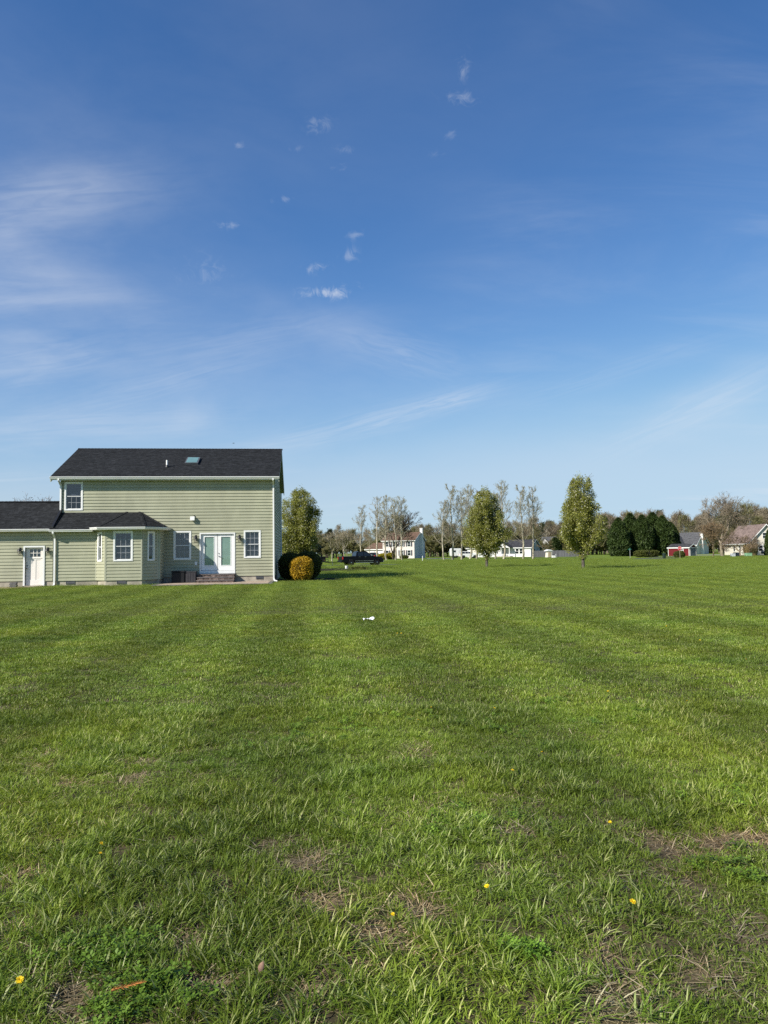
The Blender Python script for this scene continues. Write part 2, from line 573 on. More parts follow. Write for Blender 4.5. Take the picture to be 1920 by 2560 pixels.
def ground_material():
    m = bpy.data.materials.new('lawn_ground')
    m.use_nodes = True
    m.node_tree.nodes.clear()
    N = NT(m.node_tree)
    pos = N.node('ShaderNodeNewGeometry').outputs['Position']
    big = N.noise(pos, 0.05, 4, 0.6)
    mid = N.noise(pos, 0.45, 4, 0.6)
    fine = N.noise(pos, 9.0, 4, 0.7)
    streak = N.noise(N.mapping(pos, (0.05, 0.5, 1), (0, 0, -0.1)), 1.0, 3, 0.6)
    green = N.mix(N.ramp(mid, 0.3, 0.7), (0.102, 0.155, 0.017), (0.134, 0.188, 0.024))
    green = N.mix(N.ramp(big, 0.35, 0.7), green, (0.146, 0.198, 0.027))
    green = N.mix(N.math('MULTIPLY', N.ramp(streak, 0.5, 0.75), 0.45), green, (0.075, 0.120, 0.017))
    green = N.mix(N.math('MULTIPLY', N.ramp(fine, 0.45, 0.75), 0.35), green, (0.14, 0.18, 0.045))
    soil = N.mix(N.ramp(fine, 0.35, 0.7), (0.045, 0.035, 0.022), (0.15, 0.115, 0.068))
    soil = N.mix(N.ramp(mid, 0.4, 0.65, 0, 0.6), soil, (0.055, 0.062, 0.02))
    sep = N.node('ShaderNodeSeparateXYZ')
    N.put(sep.inputs[0], pos)
    dist = N.math('LENGTH', sep.outputs[1]) if False else N.vmath('LENGTH', pos)
    c = N.mix(N.ramp(dist, 9, 40), soil, green)
    b = N.node('ShaderNodeBsdfPrincipled')
    N.put(b.inputs['Base Color'], c)
    b.inputs['Roughness'].default_value = 0.95
    b.inputs['Specular IOR Level'].default_value = 0.1
    bn = N.node('ShaderNodeBump')
    bn.inputs['Strength'].default_value = 0.5
    bn.inputs['Distance'].default_value = 0.03
    N.put(bn.inputs['Height'], fine)
    N.l.new(bn.outputs[0], b.inputs['Normal'])
    o = N.node('ShaderNodeOutputMaterial')
    N.l.new(b.outputs[0], o.inputs[0])
    return m


g = MB()
S = 4500
g.add([(-S, -300, 0), (S, -300, 0), (S, 2 * S, 0), (-S, 2 * S, 0)], [(0, 1, 2, 3)])
tag(g.build('ground', ground_material()), 'broad mown lawn of green grass reaching back to the far houses', 'ground', kind='structure')

ASPHALT = mat('asphalt', (0.085, 0.088, 0.095), 0.9, 0.15, 1.2, 0.2, 0.3, 60)
PALE_DRIVE = mat('pale_gravel_drive', (0.36, 0.34, 0.31), 0.95, 0.15, 1.0, 0.1)
MULCH = mat('dark_mulch', (0.030, 0.022, 0.017), 0.95, 0.3, 14, 0.1, 1.0, 60)
DRY_SOIL = mat('dry_tan_soil', (0.30, 0.235, 0.155), 0.95, 0.25, 7, 0.1, 0.8, 40)


def sheet(name, pts, z, m, label, cat, kind='structure'):
    s = MB().add([(p[0], p[1], z) for p in pts], [tuple(range(len(pts)))])
    return tag(s.build(name, m), label, cat, kind=kind)


r0 = [ground(1577, 1397.6), ground(1660, 1398.2), ground(1720, 1394.5), ground(1690, 1390.5), ground(1640, 1391.5)]
sheet('road', r0, 0.006, ASPHALT, 'grey asphalt side street in front of the round clipped hedge', 'road')
sheet('driveway', [spot(1735, 176), spot(1812, 176), spot(1806, 190), spot(1738, 190)], 0.006, PALE_DRIVE, 'pale driveway strip between the red shed and the big bare tree', 'driveway')
sheet('driveway', [spot(1062, 176), spot(1130, 170), spot(1120, 184), spot(1068, 188)], 0.006, PALE_DRIVE, 'pale driveway between the tan house and the white camper', 'driveway')
sheet('path', [spot(660, 93), spot(1000, 95), spot(1000, 100), spot(660, 99)], 0.006, ASPHALT, 'dark driveway under the black pickup', 'driveway')
bedp = [(-8.8, 68.0), (-6.4, 66.0), (-3.0, 65.8), (-1.0, 67.2), (-0.6, 69.8), (-2.0, 72.4), (-5.0, 73.4), (-8.2, 72.2)]
gb = MB()
inner_ = [(-4.7 + (x + 4.7) * 0.55, 69.6 + (y - 69.6) * 0.55) for x, y in bedp]
gb.add([(x, y, 0.004) for x, y in bedp] + [(x, y, 0.10) for x, y in inner_], [tuple(range(8, 16))] + [(i, (i + 1) % 8, 8 + (i + 1) % 8, 8 + i) for i in range(8)])
tag(gb.build('garden_bed', MULCH), 'dark mulch bed in the lawn with a white bucket', 'garden bed', kind='structure')
sheet('garden_bed', [hw(0.05, -0.25), hw(1.2, -0.15), hw(2.6, 0.25), hw(4.2, 1.5), hw(4.2, 4.2), hw(0.05, 4.2)], 0.012, MULCH,
      'dark mulch under the round bushes beside the house', 'garden bed')
sheet('bare_soil', [hw(-19, -1.2), hw(-12.3, -1.2), hw(-12.2, -1.9), hw(-12.7, -2.8), hw(-14.0, -4.3), hw(-15.2, -5.4), hw(-17, -5.8), hw(-19, -5.8)], 0.012, DRY_SOIL,
      'tan bare soil along the wall below the small white door', 'soil')

# ------------------------------------------------------------------ the green house
house = tag(empty('house', HO, HTH), 'sage green two-storey house with charcoal shingle roof and white trim', 'house')
COURSE = 0.178


class Frame:
    def __init__(s, org, dirx, nrm):
        s.o, s.d, s.n = Vector(org), Vector(dirx).normalized(), Vector(nrm).normalized()

    def p(s, x, out, z):
        return s.o + s.d * x + s.n * out + Vector((0, 0, z))

    def box(s, mb, x0, o0, z0, x1, o1, z1, t=0.5):
        A = [s.p(x0, o0, z0), s.p(x1, o0, z0), s.p(x1, o1, z0), s.p(x0, o1, z0)]
        B = [s.p(x0, o0, z1), s.p(x1, o0, z1), s.p(x1, o1, z1), s.p(x0, o1, z1)]
        return mb.hull2(A, B, t)


PROF = [(0.0, 0.034), (0.70, 0.025), (0.78, 0.004), (1.0, 0.002)]


def prof(t):
    for (a, x), (b, y) in zip(PROF, PROF[1:]):
        if t <= b:
            return x + (y - x) * (t - a) / (b - a)
    return PROF[-1][1]


def cut(x0, x1, z0, z1, holes):
    iv = [(x0, x1)]
    for (a, b, c, d) in holes:
        if c < z1 - 1e-5 and d > z0 + 1e-5:
            n = []
            for (p, q) in iv:
                if b <= p or a >= q:
                    n.append((p, q))
                else:
                    if a > p:
                        n.append((p, a))
                    if b < q:
                        n.append((b, q))
            iv = n
    return [(p, q) for p, q in iv if q - p > 0.004]


def siding(parent, fr, x0, x1, z0, z1, holes=(), lim=None, course=COURSE):
    """lapped boards, one object for each course, cut round the openings"""
    z = z0
    while z < z1 - 0.02:
        zt = min(z + course, z1)
        cuts = sorted({z, zt} | {h[k] for h in holes for k in (2, 3) if z < h[k] < zt})
        a, b = (x0, x1) if lim is None else lim(zt)
        for za, zb in zip(cuts, cuts[1:]):
            if zb - za < 0.004:
                continue
            ta, tb = (za - z) / course, (zb - z) / course
            ts = [ta] + [k for k, _ in PROF if ta < k < tb] + [tb]
            for (p, q) in cut(a, b, za, zb, holes):
                outl = [(0.0, za)] + [(prof(t), z + t * course) for t in ts] + [(0.0, zb)]
                mb = MB()
                mb.hull2([fr.p(q, o, zz) for o, zz in outl], [fr.p(p, o, zz) for o, zz in outl])
                mb.build('siding_board', SIDING, parent)
        z += course


def sheathing(name, parent, fr, x0, x1, z0, z1, holes=(), lim_poly=None, m=None, thick=0.14):
    mb = MB()
    zs = sorted({z0, z1} | {h[k] for h in holes for k in (2, 3) if z0 < h[k] < z1})
    for za, zb in zip(zs, zs[1:]):
        for (p, q) in cut(x0, x1, za, zb, holes):
            fr.box(mb, p, -thick, za, q, 0.0, zb)
    return mb.build(name, m or TRIM_SAGE, parent)


def window(parent, fr, x0, x1, z0, z1, cols=3, rows=2, upper=True, lower=True, blind=False, case=0.085, curtain=True, label=None):
    """double-hung window; outer casing corners given"""
    w = empty('window', parent=parent)
    if label:
        w['label'] = label
    mb = MB()
    fr.box(mb, x0, 0.0, z0, x0 + case, 0.050, z1)
    fr.box(mb, x1 - case, 0.0, z0, x1, 0.050, z1)
    fr.box(mb, x0 + case, 0.0, z1 - case, x1 - case, 0.050, z1)
    fr.box(mb, x0 + case, 0.0, z0, x1 - case, 0.056, z0 + case * 0.9)
    mb.build('casing', WHITE, w)
    a, b, c, d = x0 + case, x1 - case, z0 + case * 0.9, z1 - case
    zm = (c + d) / 2
    for (lo, hi, o, has) in ((zm - 0.018, d, 0.012, upper), (c, zm + 0.018, -0.014, lower)):
        s = MB()
        r = 0.034
        fr.box(s, a, o - 0.024, lo, a + r, o, hi)
        fr.box(s, b - r, o - 0.024, lo, b, o, hi)
        fr.box(s, a + r, o - 0.024, hi - r, b - r, o, hi)
        fr.box(s, a + r, o - 0.024, lo, b - r, o, lo + r)
        sash = s.build('sash', WHITE, w)
        p = MB()
        fr.box(p, a + r, o - 0.016, lo + r, b - r, o - 0.010, hi - r)
        p.build('pane', GLASS, w)
        if has:
            for i in range(1, cols):
                x = a + r + (b - a - 2 * r) * i / cols
                k = MB()
                fr.box(k, x - 0.007, o - 0.0095, lo + r, x + 0.007, o - 0.003, hi - r)
                k.build('muntin', MUNTIN, w)
            for j in range(1, rows):
                zz = lo + r + (hi - lo - 2 * r) * j / rows
                k = MB()
                fr.box(k, a + r, o - 0.0095, zz - 0.007, b - r, o - 0.0025, zz + 0.007)
                k.build('muntin', MUNTIN, w)
    if curtain:
        k = MB()
        n = max(10, int((b - a) / 0.03))
        top, bot = d, c
        if blind:
            bot = zm - 0.05
        for side in ((0.0, 0.36), (0.40, 1.0)) if not blind else ((0.0, 1.0),):
            pts = []
            for i in range(n + 1):
                f = side[0] + (side[1] - side[0]) * i / n
                x = a + (b - a) * f
                o = -0.10 + (0.018 * math.sin(i * 1.9) + 0.006 * math.sin(i * 5.1) if not blind else 0.0)
                pts.append((x, o))
            vs = [fr.p(x, o, top) for x, o in pts] + [fr.p(x, o, bot) for x, o in pts]
            m = len(pts)
            k.add(vs, [(i + 1, i, m + i, m + i + 1) for i in range(m - 1)])
        k.build('curtain', CURTAIN, w)
    return w


def inset(r, d):
    return (r[0] + d, r[1] - d, r[2] + d, r[3] - d)


# --- walls of the main block
REAR = Frame((0, 0, 0), (1, 0, 0), (0, -1, 0))
RIGHT = Frame((0, 0, 0), (0, 1, 0), (1, 0, 0))
WIN_UP = (-11.81, -10.80, 4.23, 5.86)
WIN_2 = (-5.76, -4.765, 1.35, 3.0)
WIN_3 = (-1.775, -0.80, 1.40, 3.007)
FRENCH = (-4.29, -2.27, 0.53, 2.89)
rear_holes = [inset(r, 0.05) for r in (WIN_UP, WIN_2, WIN_3)] + [(-4.24, -2.32, 0.53, 2.84)]
D_H, E_Z, R_Z = 9.2, 5.97, 8.30
w_rear = sheathing('rear_wall', house, REAR, -12.03, 0, 0.36, E_Z, rear_holes)
siding(w_rear, REAR, -11.93, -0.10, 0.37, E_Z, rear_holes)
for (a, b) in ((-12.03, -11.93), (-0.10, 0.0)):
    cm = MB()
    REAR.box(cm, a, 0, 0.36, b, 0.040, E_Z)
    cm.build('corner_trim', TRIM_SAGE, w_rear)
w_right = MB()
pts = [(0.002, 0.36), (D_H, 0.36), (D_H, E_Z), (D_H / 2, R_Z - 0.12), (0.002, E_Z)]
w_right.hull2([RIGHT.p(y, -0.14, z) for y, z in pts], [RIGHT.p(y, 0, z) for y, z in pts])
w_right = w_right.build('gable_wall', TRIM_SAGE, house)
slope = (R_Z - 0.12 - E_Z) / (D_H / 2)
siding(w_right, RIGHT, 0.1, D_H - 0.1, 0.37, R_Z - 0.3, (), lambda z: (0.1 + max(0, (z - E_Z) / slope), D_H - 0.1 - max(0, (z - E_Z) / slope)))
for a in (0.0, D_H - 0.1):
    cm = MB()
    RIGHT.box(cm, a, 0.001, 0.36, a + 0.1, 0.034, E_Z)
    cm.build('corner_trim', TRIM_SAGE, w_right)
w_l = MB()
w_l.hull2([(-12.03 + 0.14, y, z) for y, z in pts], [(-12.03, y, z) for y, z in pts])
w_l.build('gable_wall', SIDING, house)
MB().box(-12.03, D_H - 0.14, 0, 0, D_H + 0.001, E_Z).build('front_wall', SIDING, house)
fd = MB()
fd.box(-12.0, 0.015, -0.2, -0.015, 0.2, 0.36)
fd.box(-0.2, 0.2, -0.2, -0.015, D_H - 0.02, 0.36)
fd.build('foundation', CONCRETE, house)
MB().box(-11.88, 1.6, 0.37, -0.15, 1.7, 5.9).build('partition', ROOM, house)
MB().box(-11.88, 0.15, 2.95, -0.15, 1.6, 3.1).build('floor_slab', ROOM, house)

window(house, REAR, *WIN_UP, upper=False, blind=True, label='upstairs window with a drawn blind')
window(house, REAR, *WIN_2, label='window half in the shadow of the bay')
window(house, REAR, *WIN_3, label='sunlit window right of the glass doors')

# --- strip and bay
STRIP = Frame((0, -1.2, 0), (1, 0, 0), (0, -1, 0))
w_strip = sheathing('lean_to_wall', house, STRIP, -11.86, -9.72, 0.29, 3.0)
siding(w_strip, STRIP, -11.80, -9.745, 0.29, 2.98, ())
B0, B1, B2, B3 = Vector((-9.72, -1.2, 0)), Vector((-9.04, -1.88, 0)), Vector((-7.10, -1.88, 0)), Vector((-6.42, -1.2, 0))
bay = empty('bay_window', parent=house)
for (p, q, wr) in ((B0, B1, (0.22, 0.66, 1.32, 2.93)), (B1, B2, (0.42, 1.45, 1.33, 2.965)), (B2, B3, (0.31, 0.75, 1.33, 2.95))):
    d = q - p
    fr = Frame(p, d, (d.y, -d.x, 0))
    L = d.length
    hole = [inset(wr, 0.05)]
    sh = sheathing('bay_wall', bay, fr, 0.0, L, 0.29, 3.06, hole)
    siding(house, fr, 0.05, L - 0.05, 0.29, 3.06, hole)
    cm = MB()
    fr.box(cm, 0.0, 0.001, 0.29, 0.06, 0.036, 3.06)
    fr.box(cm, L - 0.06, 0.001, 0.29, L, 0.036, 3.06)
    cm.build('corner_trim', TRIM_SAGE, bay)
    wide = L > 1.2
    window(house, fr, *wr, cols=3 if wide else 1, rows=2, case=0.085 if wide else 0.075, curtain=True, upper=wide, lower=wide,
           label='wide front window of the bay' if wide else 'narrow side window of the bay')
fb = MB()
outl = [B0 + Vector((0.02, 0.1, 0)), B1 + Vector((0.01, 0.02, 0)), B2 + Vector((-0.01, 0.02, 0)), B3 + Vector((-0.02, 0.1, 0))]
fb.hull2([p + Vector((0, 0, -0.2)) for p in outl], [p + Vector((0, 0, 0.29)) for p in outl])
fb.box(-11.84, -1.185, -0.2, -9.66, -1.0, 0.29)
fb.box(-6.5, -1.18, -0.2, -6.33, 0.01, 0.29)
fb.build('foundation', CONCRETE, house)
END = Frame((-6.31, -1.2, 0), (0, 1, 0), (1, 0, 0))
w_end = sheathing('lean_to_wall', house, END, 0.0, 1.2, 0.29, 3.1)
siding(w_end, END, 0.02, 1.17, 0.29, 3.05, ())
cm = MB()
END.box(cm, 0.0, 0.001, 0.29, 0.07, 0.036, 3.05)
END.box(cm, 1.12, 0.001, 0.29, 1.17, 0.036, 3.05)
cm.build('corner_trim', TRIM_SAGE, w_end)

# --- wing on the left
WING = Frame((0, -1.15, 0), (1, 0, 0), (0, -1, 0))
WDOOR = (-13.555, -12.435, 0.02, 2.226)
wing_holes = [(-13.50, -12.49, 0.02, 2.17)]
w_wing = sheathing('wing_wall', house, WING, -24, -11.88, 0.30, 3.05, wing_holes)
siding(w_wing, WING, -24, -12.02, 0.305, 3.0, wing_holes)
fw = MB()
for (a, b) in ((-24, -13.5), (-12.49, -11.9)):
    fw.box(a, -1.14, -0.2, b, -1.0, 0.30)
fw.build('foundation', CONCRETE, house)
wg = MB()
wg.box(-24, 2.6, 0, -12.04, 2.75, 3.05)
wg.box(-24, -1.0, 0, -23.85, 2.6, 3.05)
wg.build('wing_back_wall', SIDING, house)
MB().box(-15, 0.3, 0.0, -12.2, 0.4, 3.0).build('partition', ROOM, house)

# --- roofs
rng = random.Random(4)


def shingles(parent, el, er, rr, rl, course=0.142, tab=0.24):
    """rows of shingle tabs on a slope: eave left/right, ridge right/left"""
    el, er, rr, rl = map(Vector, (el, er, rr, rl))
    n = max(2, round(max((rl - el).length, (rr - er).length) / course))
    nrm = (er - el).cross(rl - el).normalized()
    mb = MB()
    for j in range(n):
        f0, f1 = j / n, (j + 1) / n + 0.25 / n
        f1 = min(f1, 1.0)
        a0, a1 = el.lerp(rl, f0), er.lerp(rr, f0)
        b0, b1 = el.lerp(rl, f1), er.lerp(rr, f1)
        L = (a1 - a0).length
        if L < 0.05:
            continue
        x = 0.0
        x -= rng.random() * tab * 0.5
        while x < L:
            w = tab * rng.uniform(0.55, 1.5)
            p, q = max(0, x) / L, min(L, x + w) / L
            x += w
            if q <= p:
                continue
            h = 0.012 + rng.choice((0.0, 0.0, 0.007)) + rng.random() * 0.003
            A, B = a0.lerp(a1, p) + nrm * h, a0.lerp(a1, q) + nrm * h
            Cc, Dd = b0.lerp(b1, q) + nrm * 0.003, b0.lerp(b1, p) + nrm * 0.003
            t = rng.random() ** 1.3
            mb.add([A, B, Cc, Dd, A - nrm * h, B - nrm * h], [(0, 1, 2, 3), (4, 5, 1, 0)], t)
    o = mb.build('shingles', SHINGLE, parent)
    o['kind'] = 'stuff'
    return o


def ridge_caps(parent, a, b, w=0.15, step=0.2):
    a, b = Vector(a), Vector(b)
    n = int((b - a).length / step)
    mb = MB()
    for i in range(n):
        p, q = a.lerp(b, i / n), a.lerp(b, (i + 1.2) / n)
        mb.slab([p + Vector((0, -w, -0.45 * w + 0.03)), q + Vector((0, -w, -0.45 * w + 0.018)), q + Vector((0, 0, 0.022)), p + Vector((0, 0, 0.035))], 0.012, rng.random())
        mb.slab([p + Vector((0, 0, 0.035)), q + Vector((0, 0, 0.022)), q + Vector((0, w, -0.45 * w + 0.018)), p + Vector((0, w, -0.45 * w + 0.03))], 0.012, rng.random())
    mb.build('ridge_cap', SHINGLE, parent)


def gutter(parent, pts, w=0.12, h=0.12):
    """open K-style gutter through points on its top back edge, outwards is to the right-hand side of travel"""
    P = [Vector(p) for p in pts]
    mb = MB()
    secs = []
    for i, p in enumerate(P):
        d0 = (P[i] - P[i - 1]).normalized() if i else (P[1] - P[0]).normalized()
        d1 = (P[i + 1] - P[i]).normalized() if i < len(P) - 1 else d0
        n0, n1 = Vector((d0.y, -d0.x, 0)), Vector((d1.y, -d1.x, 0))
        n = (n0 + n1).normalized()
        n = n / max(0.3, n.dot(n0))
        prof_ = [(0, 0), (0, -h), (w * 0.62, -h), (w * 0.78, -h * 0.55), (w, -h * 0.3), (w, 0.0), (w - 0.02, 0.0), (w - 0.02, -h * 0.28), (w * 0.6, -h + 0.012), (0.012, -h + 0.012), (0.012, 0)]
        secs.append([p + n * a + Vector((0, 0, b)) for a, b in prof_])
    for A, B in zip(secs, secs[1:]):
        mb.hull2(A, B)
    return mb.build('gutter', WHITE, parent)


def downspout(parent, x, y_eave, y_wall, z_top, z_bot, foot=True, side=0.0):
    mb = MB()
    pts = [(x, y_eave, z_top), (x, y_eave, z_top - 0.09), (x, y_wall, z_top - 0.34), (x, y_wall, z_bot + (0.14 if foot else 0))]
    mb.bar(pts, 0.085, 0.065)
    if foot:
        mb.bar([(x, y_wall, z_bot + 0.16), (x + side * 0.10, y_wall - 0.04, z_bot + 0.05), (x + side * 0.36, y_wall - 0.10, z_bot + 0.03)], 0.085, 0.065)
    return mb.build('downspout', WHITE, parent)


roof = empty('roof', parent=house)
XL, XR, YE, RY = -12.47, 0.30, -0.42, 4.6
ZE = 6.12
sl = MB()
sl.slab([(XL, YE, ZE), (XR, YE, ZE), (XR, RY, R_Z + 0.14), (XL, RY, R_Z + 0.14)], 0.12)
sl.slab([(XL, RY, R_Z + 0.14), (XR, RY, R_Z + 0.14), (XR, 9.62, ZE), (XL, 9.62, ZE)], 0.12)
sl.build('roof_deck', ROOF_FLAT, roof)
shingles(roof, (XL, YE, ZE), (XR, YE, ZE), (XR, RY, R_Z + 0.14), (XL, RY, R_Z + 0.14))
ridge_caps(roof, (XL, RY, R_Z + 0.14), (XR, RY, R_Z + 0.14))
sf = MB()
sf.box(-12.03, YE + 0.03, E_Z - 0.035, 0.0, 0.0, E_Z + 0.0)
sf.build('soffit', WHITE, roof)
fa = MB()
fa.box(XL + 0.02, YE + 0.005, E_Z - 0.04, XR - 0.02, YE + 0.03, ZE - 0.02)
fa.build('fascia', WHITE, roof)
for xx, s_ in ((XR - 0.025, 1), (XL + 0.025, -1)):
    rk = MB()
    for (ya, za, yb, zb) in ((YE, ZE, RY, R_Z + 0.14), (RY, R_Z + 0.14, 9.62, ZE)):
        rk.hull2([(xx - 0.02, ya, za - 0.30), (xx - 0.02, yb, zb - 0.30), (xx - 0.02, yb, zb - 0.125), (xx - 0.02, ya, za - 0.125)],
                 [(xx + 0.02, ya, za - 0.30), (xx + 0.02, yb, zb - 0.30), (xx + 0.02, yb, zb - 0.125), (xx + 0.02, ya, za - 0.125)])
    rk.build('rake_board', TRIM_SAGE, roof)
    rs = MB()
    xa, xb = (0.0, XR - 0.05) if s_ > 0 else (XL + 0.05, -12.03)
    for (ya, za, yb, zb) in ((YE, ZE, RY, R_Z + 0.14), (RY, R_Z + 0.14, 9.62, ZE)):
        rs.slab([(xa, ya, za - 0.14), (xb, ya, za - 0.14), (xb, yb, zb - 0.14), (xa, yb, zb - 0.14)], 0.02)
    rs.build('rake_soffit', TRIM_SAGE, roof)
gutter(house, [(XL, YE, ZE - 0.01), (XR, YE, ZE - 0.01)])
gutter(house, [(XR, 9.60, ZE - 0.01), (XL, 9.60, ZE - 0.01)])
downspout(house, -12.0, -0.48, -0.075, ZE - 0.12, 4.25, False)
downspout(house, -0.06, -0.48, -0.085, ZE - 0.12, 0.02, True, 0.6)
ds = MB()
ds.bar([(0.08, 9.25, ZE - 0.2), (0.08, 9.15, ZE - 0.5), (0.08, 9.15, 0.2)], 0.085, 0.065)
ds.build('downspout', WHITE, house)
ps = (R_Z + 0.14 - ZE) / (RY - YE)


def on_roof(x, y, up=0.0):
    n = Vector((0, -ps, 1)).normalized()
    return Vector((x, y, ZE + (y - YE) * ps)) + n * up


sk = empty('skylight', parent=roof)
c4 = [(-5.40, 1.55), (-4.62, 1.55), (-4.62, 2.60), (-5.40, 2.60)]
fm = MB()
fm.hull2([on_roof(x, y, 0.0) for x, y in c4], [on_roof(x, y, 0.13) for x, y in c4])
fm.build('curb', VENT_GREY, sk)
c5 = [(-5.33, 1.62), (-4.69, 1.62), (-4.69, 2.53), (-5.33, 2.53)]
gm = MB()
gm.hull2([on_roof(x, y, 0.131) for x, y in c5], [on_roof(x, y, 0.142) for x, y in c5])
gm.build('pane', mat('skylight_acrylic', (0.16, 0.29, 0.28), 0.08, 0.1, 1, 0.6), sk)
vp = on_roof(-6.36, 1.15)
pm = MB()
pm.tube(vp + Vector((0, 0, -0.1)), vp + Vector((0, 0, 0.42)), 0.055, n=12)
vpipe = pm.build('vent_pipe', WHITE, roof)
MB().lathe([(0.12, 0.0), (0.09, 0.07), (0.065, 0.13)], 12, vp).build('collar', BLACK, vpipe)

# lean-to and bay roof
ZS = 3.10
SL, A_, B_, C_, D_ = (-12.10, -1.55, ZS), (-9.90, -1.55, ZS), (-9.33, -2.25, 3.20), (-6.89, -2.25, 3.20), (-5.99, -1.36, 3.20)
E_, P1, P2, WL = (-5.99, 0.0, 3.20), (-8.40, -0.02, 4.10), (-7.64, -0.02, 4.10), (-12.03, -0.02, 4.10)
broof = empty('bay_roof', parent=house)
dk = MB()
for poly in ((SL, A_, P1, WL), (A_, B_, P1), (B_, C_, P2, P1), (C_, D_, P2), (D_, E_, P2)):
    dk.slab(poly, 0.07)
dk.build('roof_deck', ROOF_FLAT, broof)
shingles(broof, SL, A_, P1, WL)
shingles(broof, A_, B_, P1, P1)
shingles(broof, B_, C_, P2, P1)
shingles(broof, C_, D_, P2, P2)
shingles(broof, D_, E_, P2, P2)
hp = MB()
for (p, q) in ((A_, P1), (B_, P1), (C_, P2), (D_, P2)):
    p, q = Vector(p), Vector(q)
    sd = (q - p).cross(Vector((0, 0, 1))).normalized() * 0.10
    for i in range(14):
        a, b = p.lerp(q, i / 14), p.lerp(q, (i + 1.15) / 14)
        hp.slab([a - sd + Vector((0, 0, 0.02)), a + Vector((0, 0, 0.045)), b + Vector((0, 0, 0.03)), b - sd + Vector((0, 0, 0.008))][::-1], 0.01, rng.random())
        hp.slab([a + Vector((0, 0, 0.045)), a + sd + Vector((0, 0, 0.02)), b + sd + Vector((0, 0, 0.008)), b + Vector((0, 0, 0.03))][::-1], 0.01, rng.random())
hp.build('hip_cap', SHINGLE, broof)
gutter(house, [(SL[0], -1.55, ZS - 0.01), (-9.84, -1.55, ZS - 0.01)])
gutter(house, [(-9.86, -1.62, 3.18), (-9.33, -2.25, 3.18), (-6.89, -2.25, 3.18), (-5.99, -1.36, 3.18), (-5.99, -0.04, 3.18)])
so = MB()
so.hull2([(p[0], p[1], 3.035) for p in ((-9.80, -1.55), (-9.33, -2.25), (-6.89, -2.25), (-5.99, -1.36), (-5.99, -0.04), (-9.80, -0.04))],
         [(p[0], p[1], 3.062) for p in ((-9.80, -1.55), (-9.33, -2.25), (-6.89, -2.25), (-5.99, -1.36), (-5.99, -0.04), (-9.80, -0.04))])
so.build('soffit', WHITE, broof)
fz = MB()
fz.hull2([(p[0], p[1], 3.062) for p in ((-9.86, -1.62), (-9.33, -2.249), (-6.89, -2.249), (-5.991, -1.36), (-5.991, -0.04))] + [(-9.80, -0.04, 3.062)],
         [(p[0], p[1], 3.165) for p in ((-9.86, -1.62), (-9.33, -2.249), (-6.89, -2.249), (-5.991, -1.36), (-5.991, -0.04))] + [(-9.80, -0.04, 3.165)])
fz.build('fascia', WHITE, broof)
MB().box(SL[0] + 0.02, -1.53, 2.96, -9.82, -1.19, 2.99).build('soffit', WHITE, broof)
MB().box(SL[0] + 0.02, -1.549, 2.961, -9.82, -1.53, 3.05).build('fascia', WHITE, broof)
downspout(house, -11.89, -1.60, -1.285, 2.98, 0.02, True, 0.0)

# wing roof
wroof = empty('wing_roof', parent=house)
WE, WR_, WY = 3.15, 4.80, 0.79
wd = MB()
wd.slab([(-25, -1.5, WE), (-12.02, -1.5, WE), (-12.02, WY, WR_), (-25, WY, WR_)], 0.10)
wd.slab([(-25, WY, WR_), (-12.05, WY, WR_), (-12.05, 3.1, WE), (-25, 3.1, WE)], 0.10)
wd.build('roof_deck', ROOF_FLAT, wroof)
shingles(wroof, (-19, -1.5, WE), (-12.02, -1.5, WE), (-12.02, WY, WR_), (-19, WY, WR_))
ridge_caps(wroof, (-19, WY, WR_ + 0.01), (-12.04, WY, WR_ + 0.01))
fl = MB()
fl.hull2([(-12.04, -1.46, WE - 0.2), (-12.04, 0.0, WE + 0.72 * 1.5 - 0.2), (-12.04, 0.0, WE + 0.72 * 1.5 + 0.10), (-12.04, -1.46, WE + 0.12)],
         [(-11.92, -1.46, WE - 0.2), (-11.92, 0.0, WE + 0.72 * 1.5 - 0.2), (-11.92, 0.0, WE + 0.72 * 1.5 + 0.10), (-11.92, -1.46, WE + 0.12)])
fl.build('rake_band', BLACK, wroof)  # black band built up along the wing roof's right edge
gutter(house, [(-25, -1.5, WE - 0.01), (-12.10, -1.5, WE - 0.01)])
MB().box(-25, -1.48, 2.995, -12.1, -1.14, 3.02).build('soffit', WHITE, wroof)
MB().box(-25, -1.499, 2.998, -12.1, -1.48, WE - 0.03).build('fascia', WHITE, wroof)

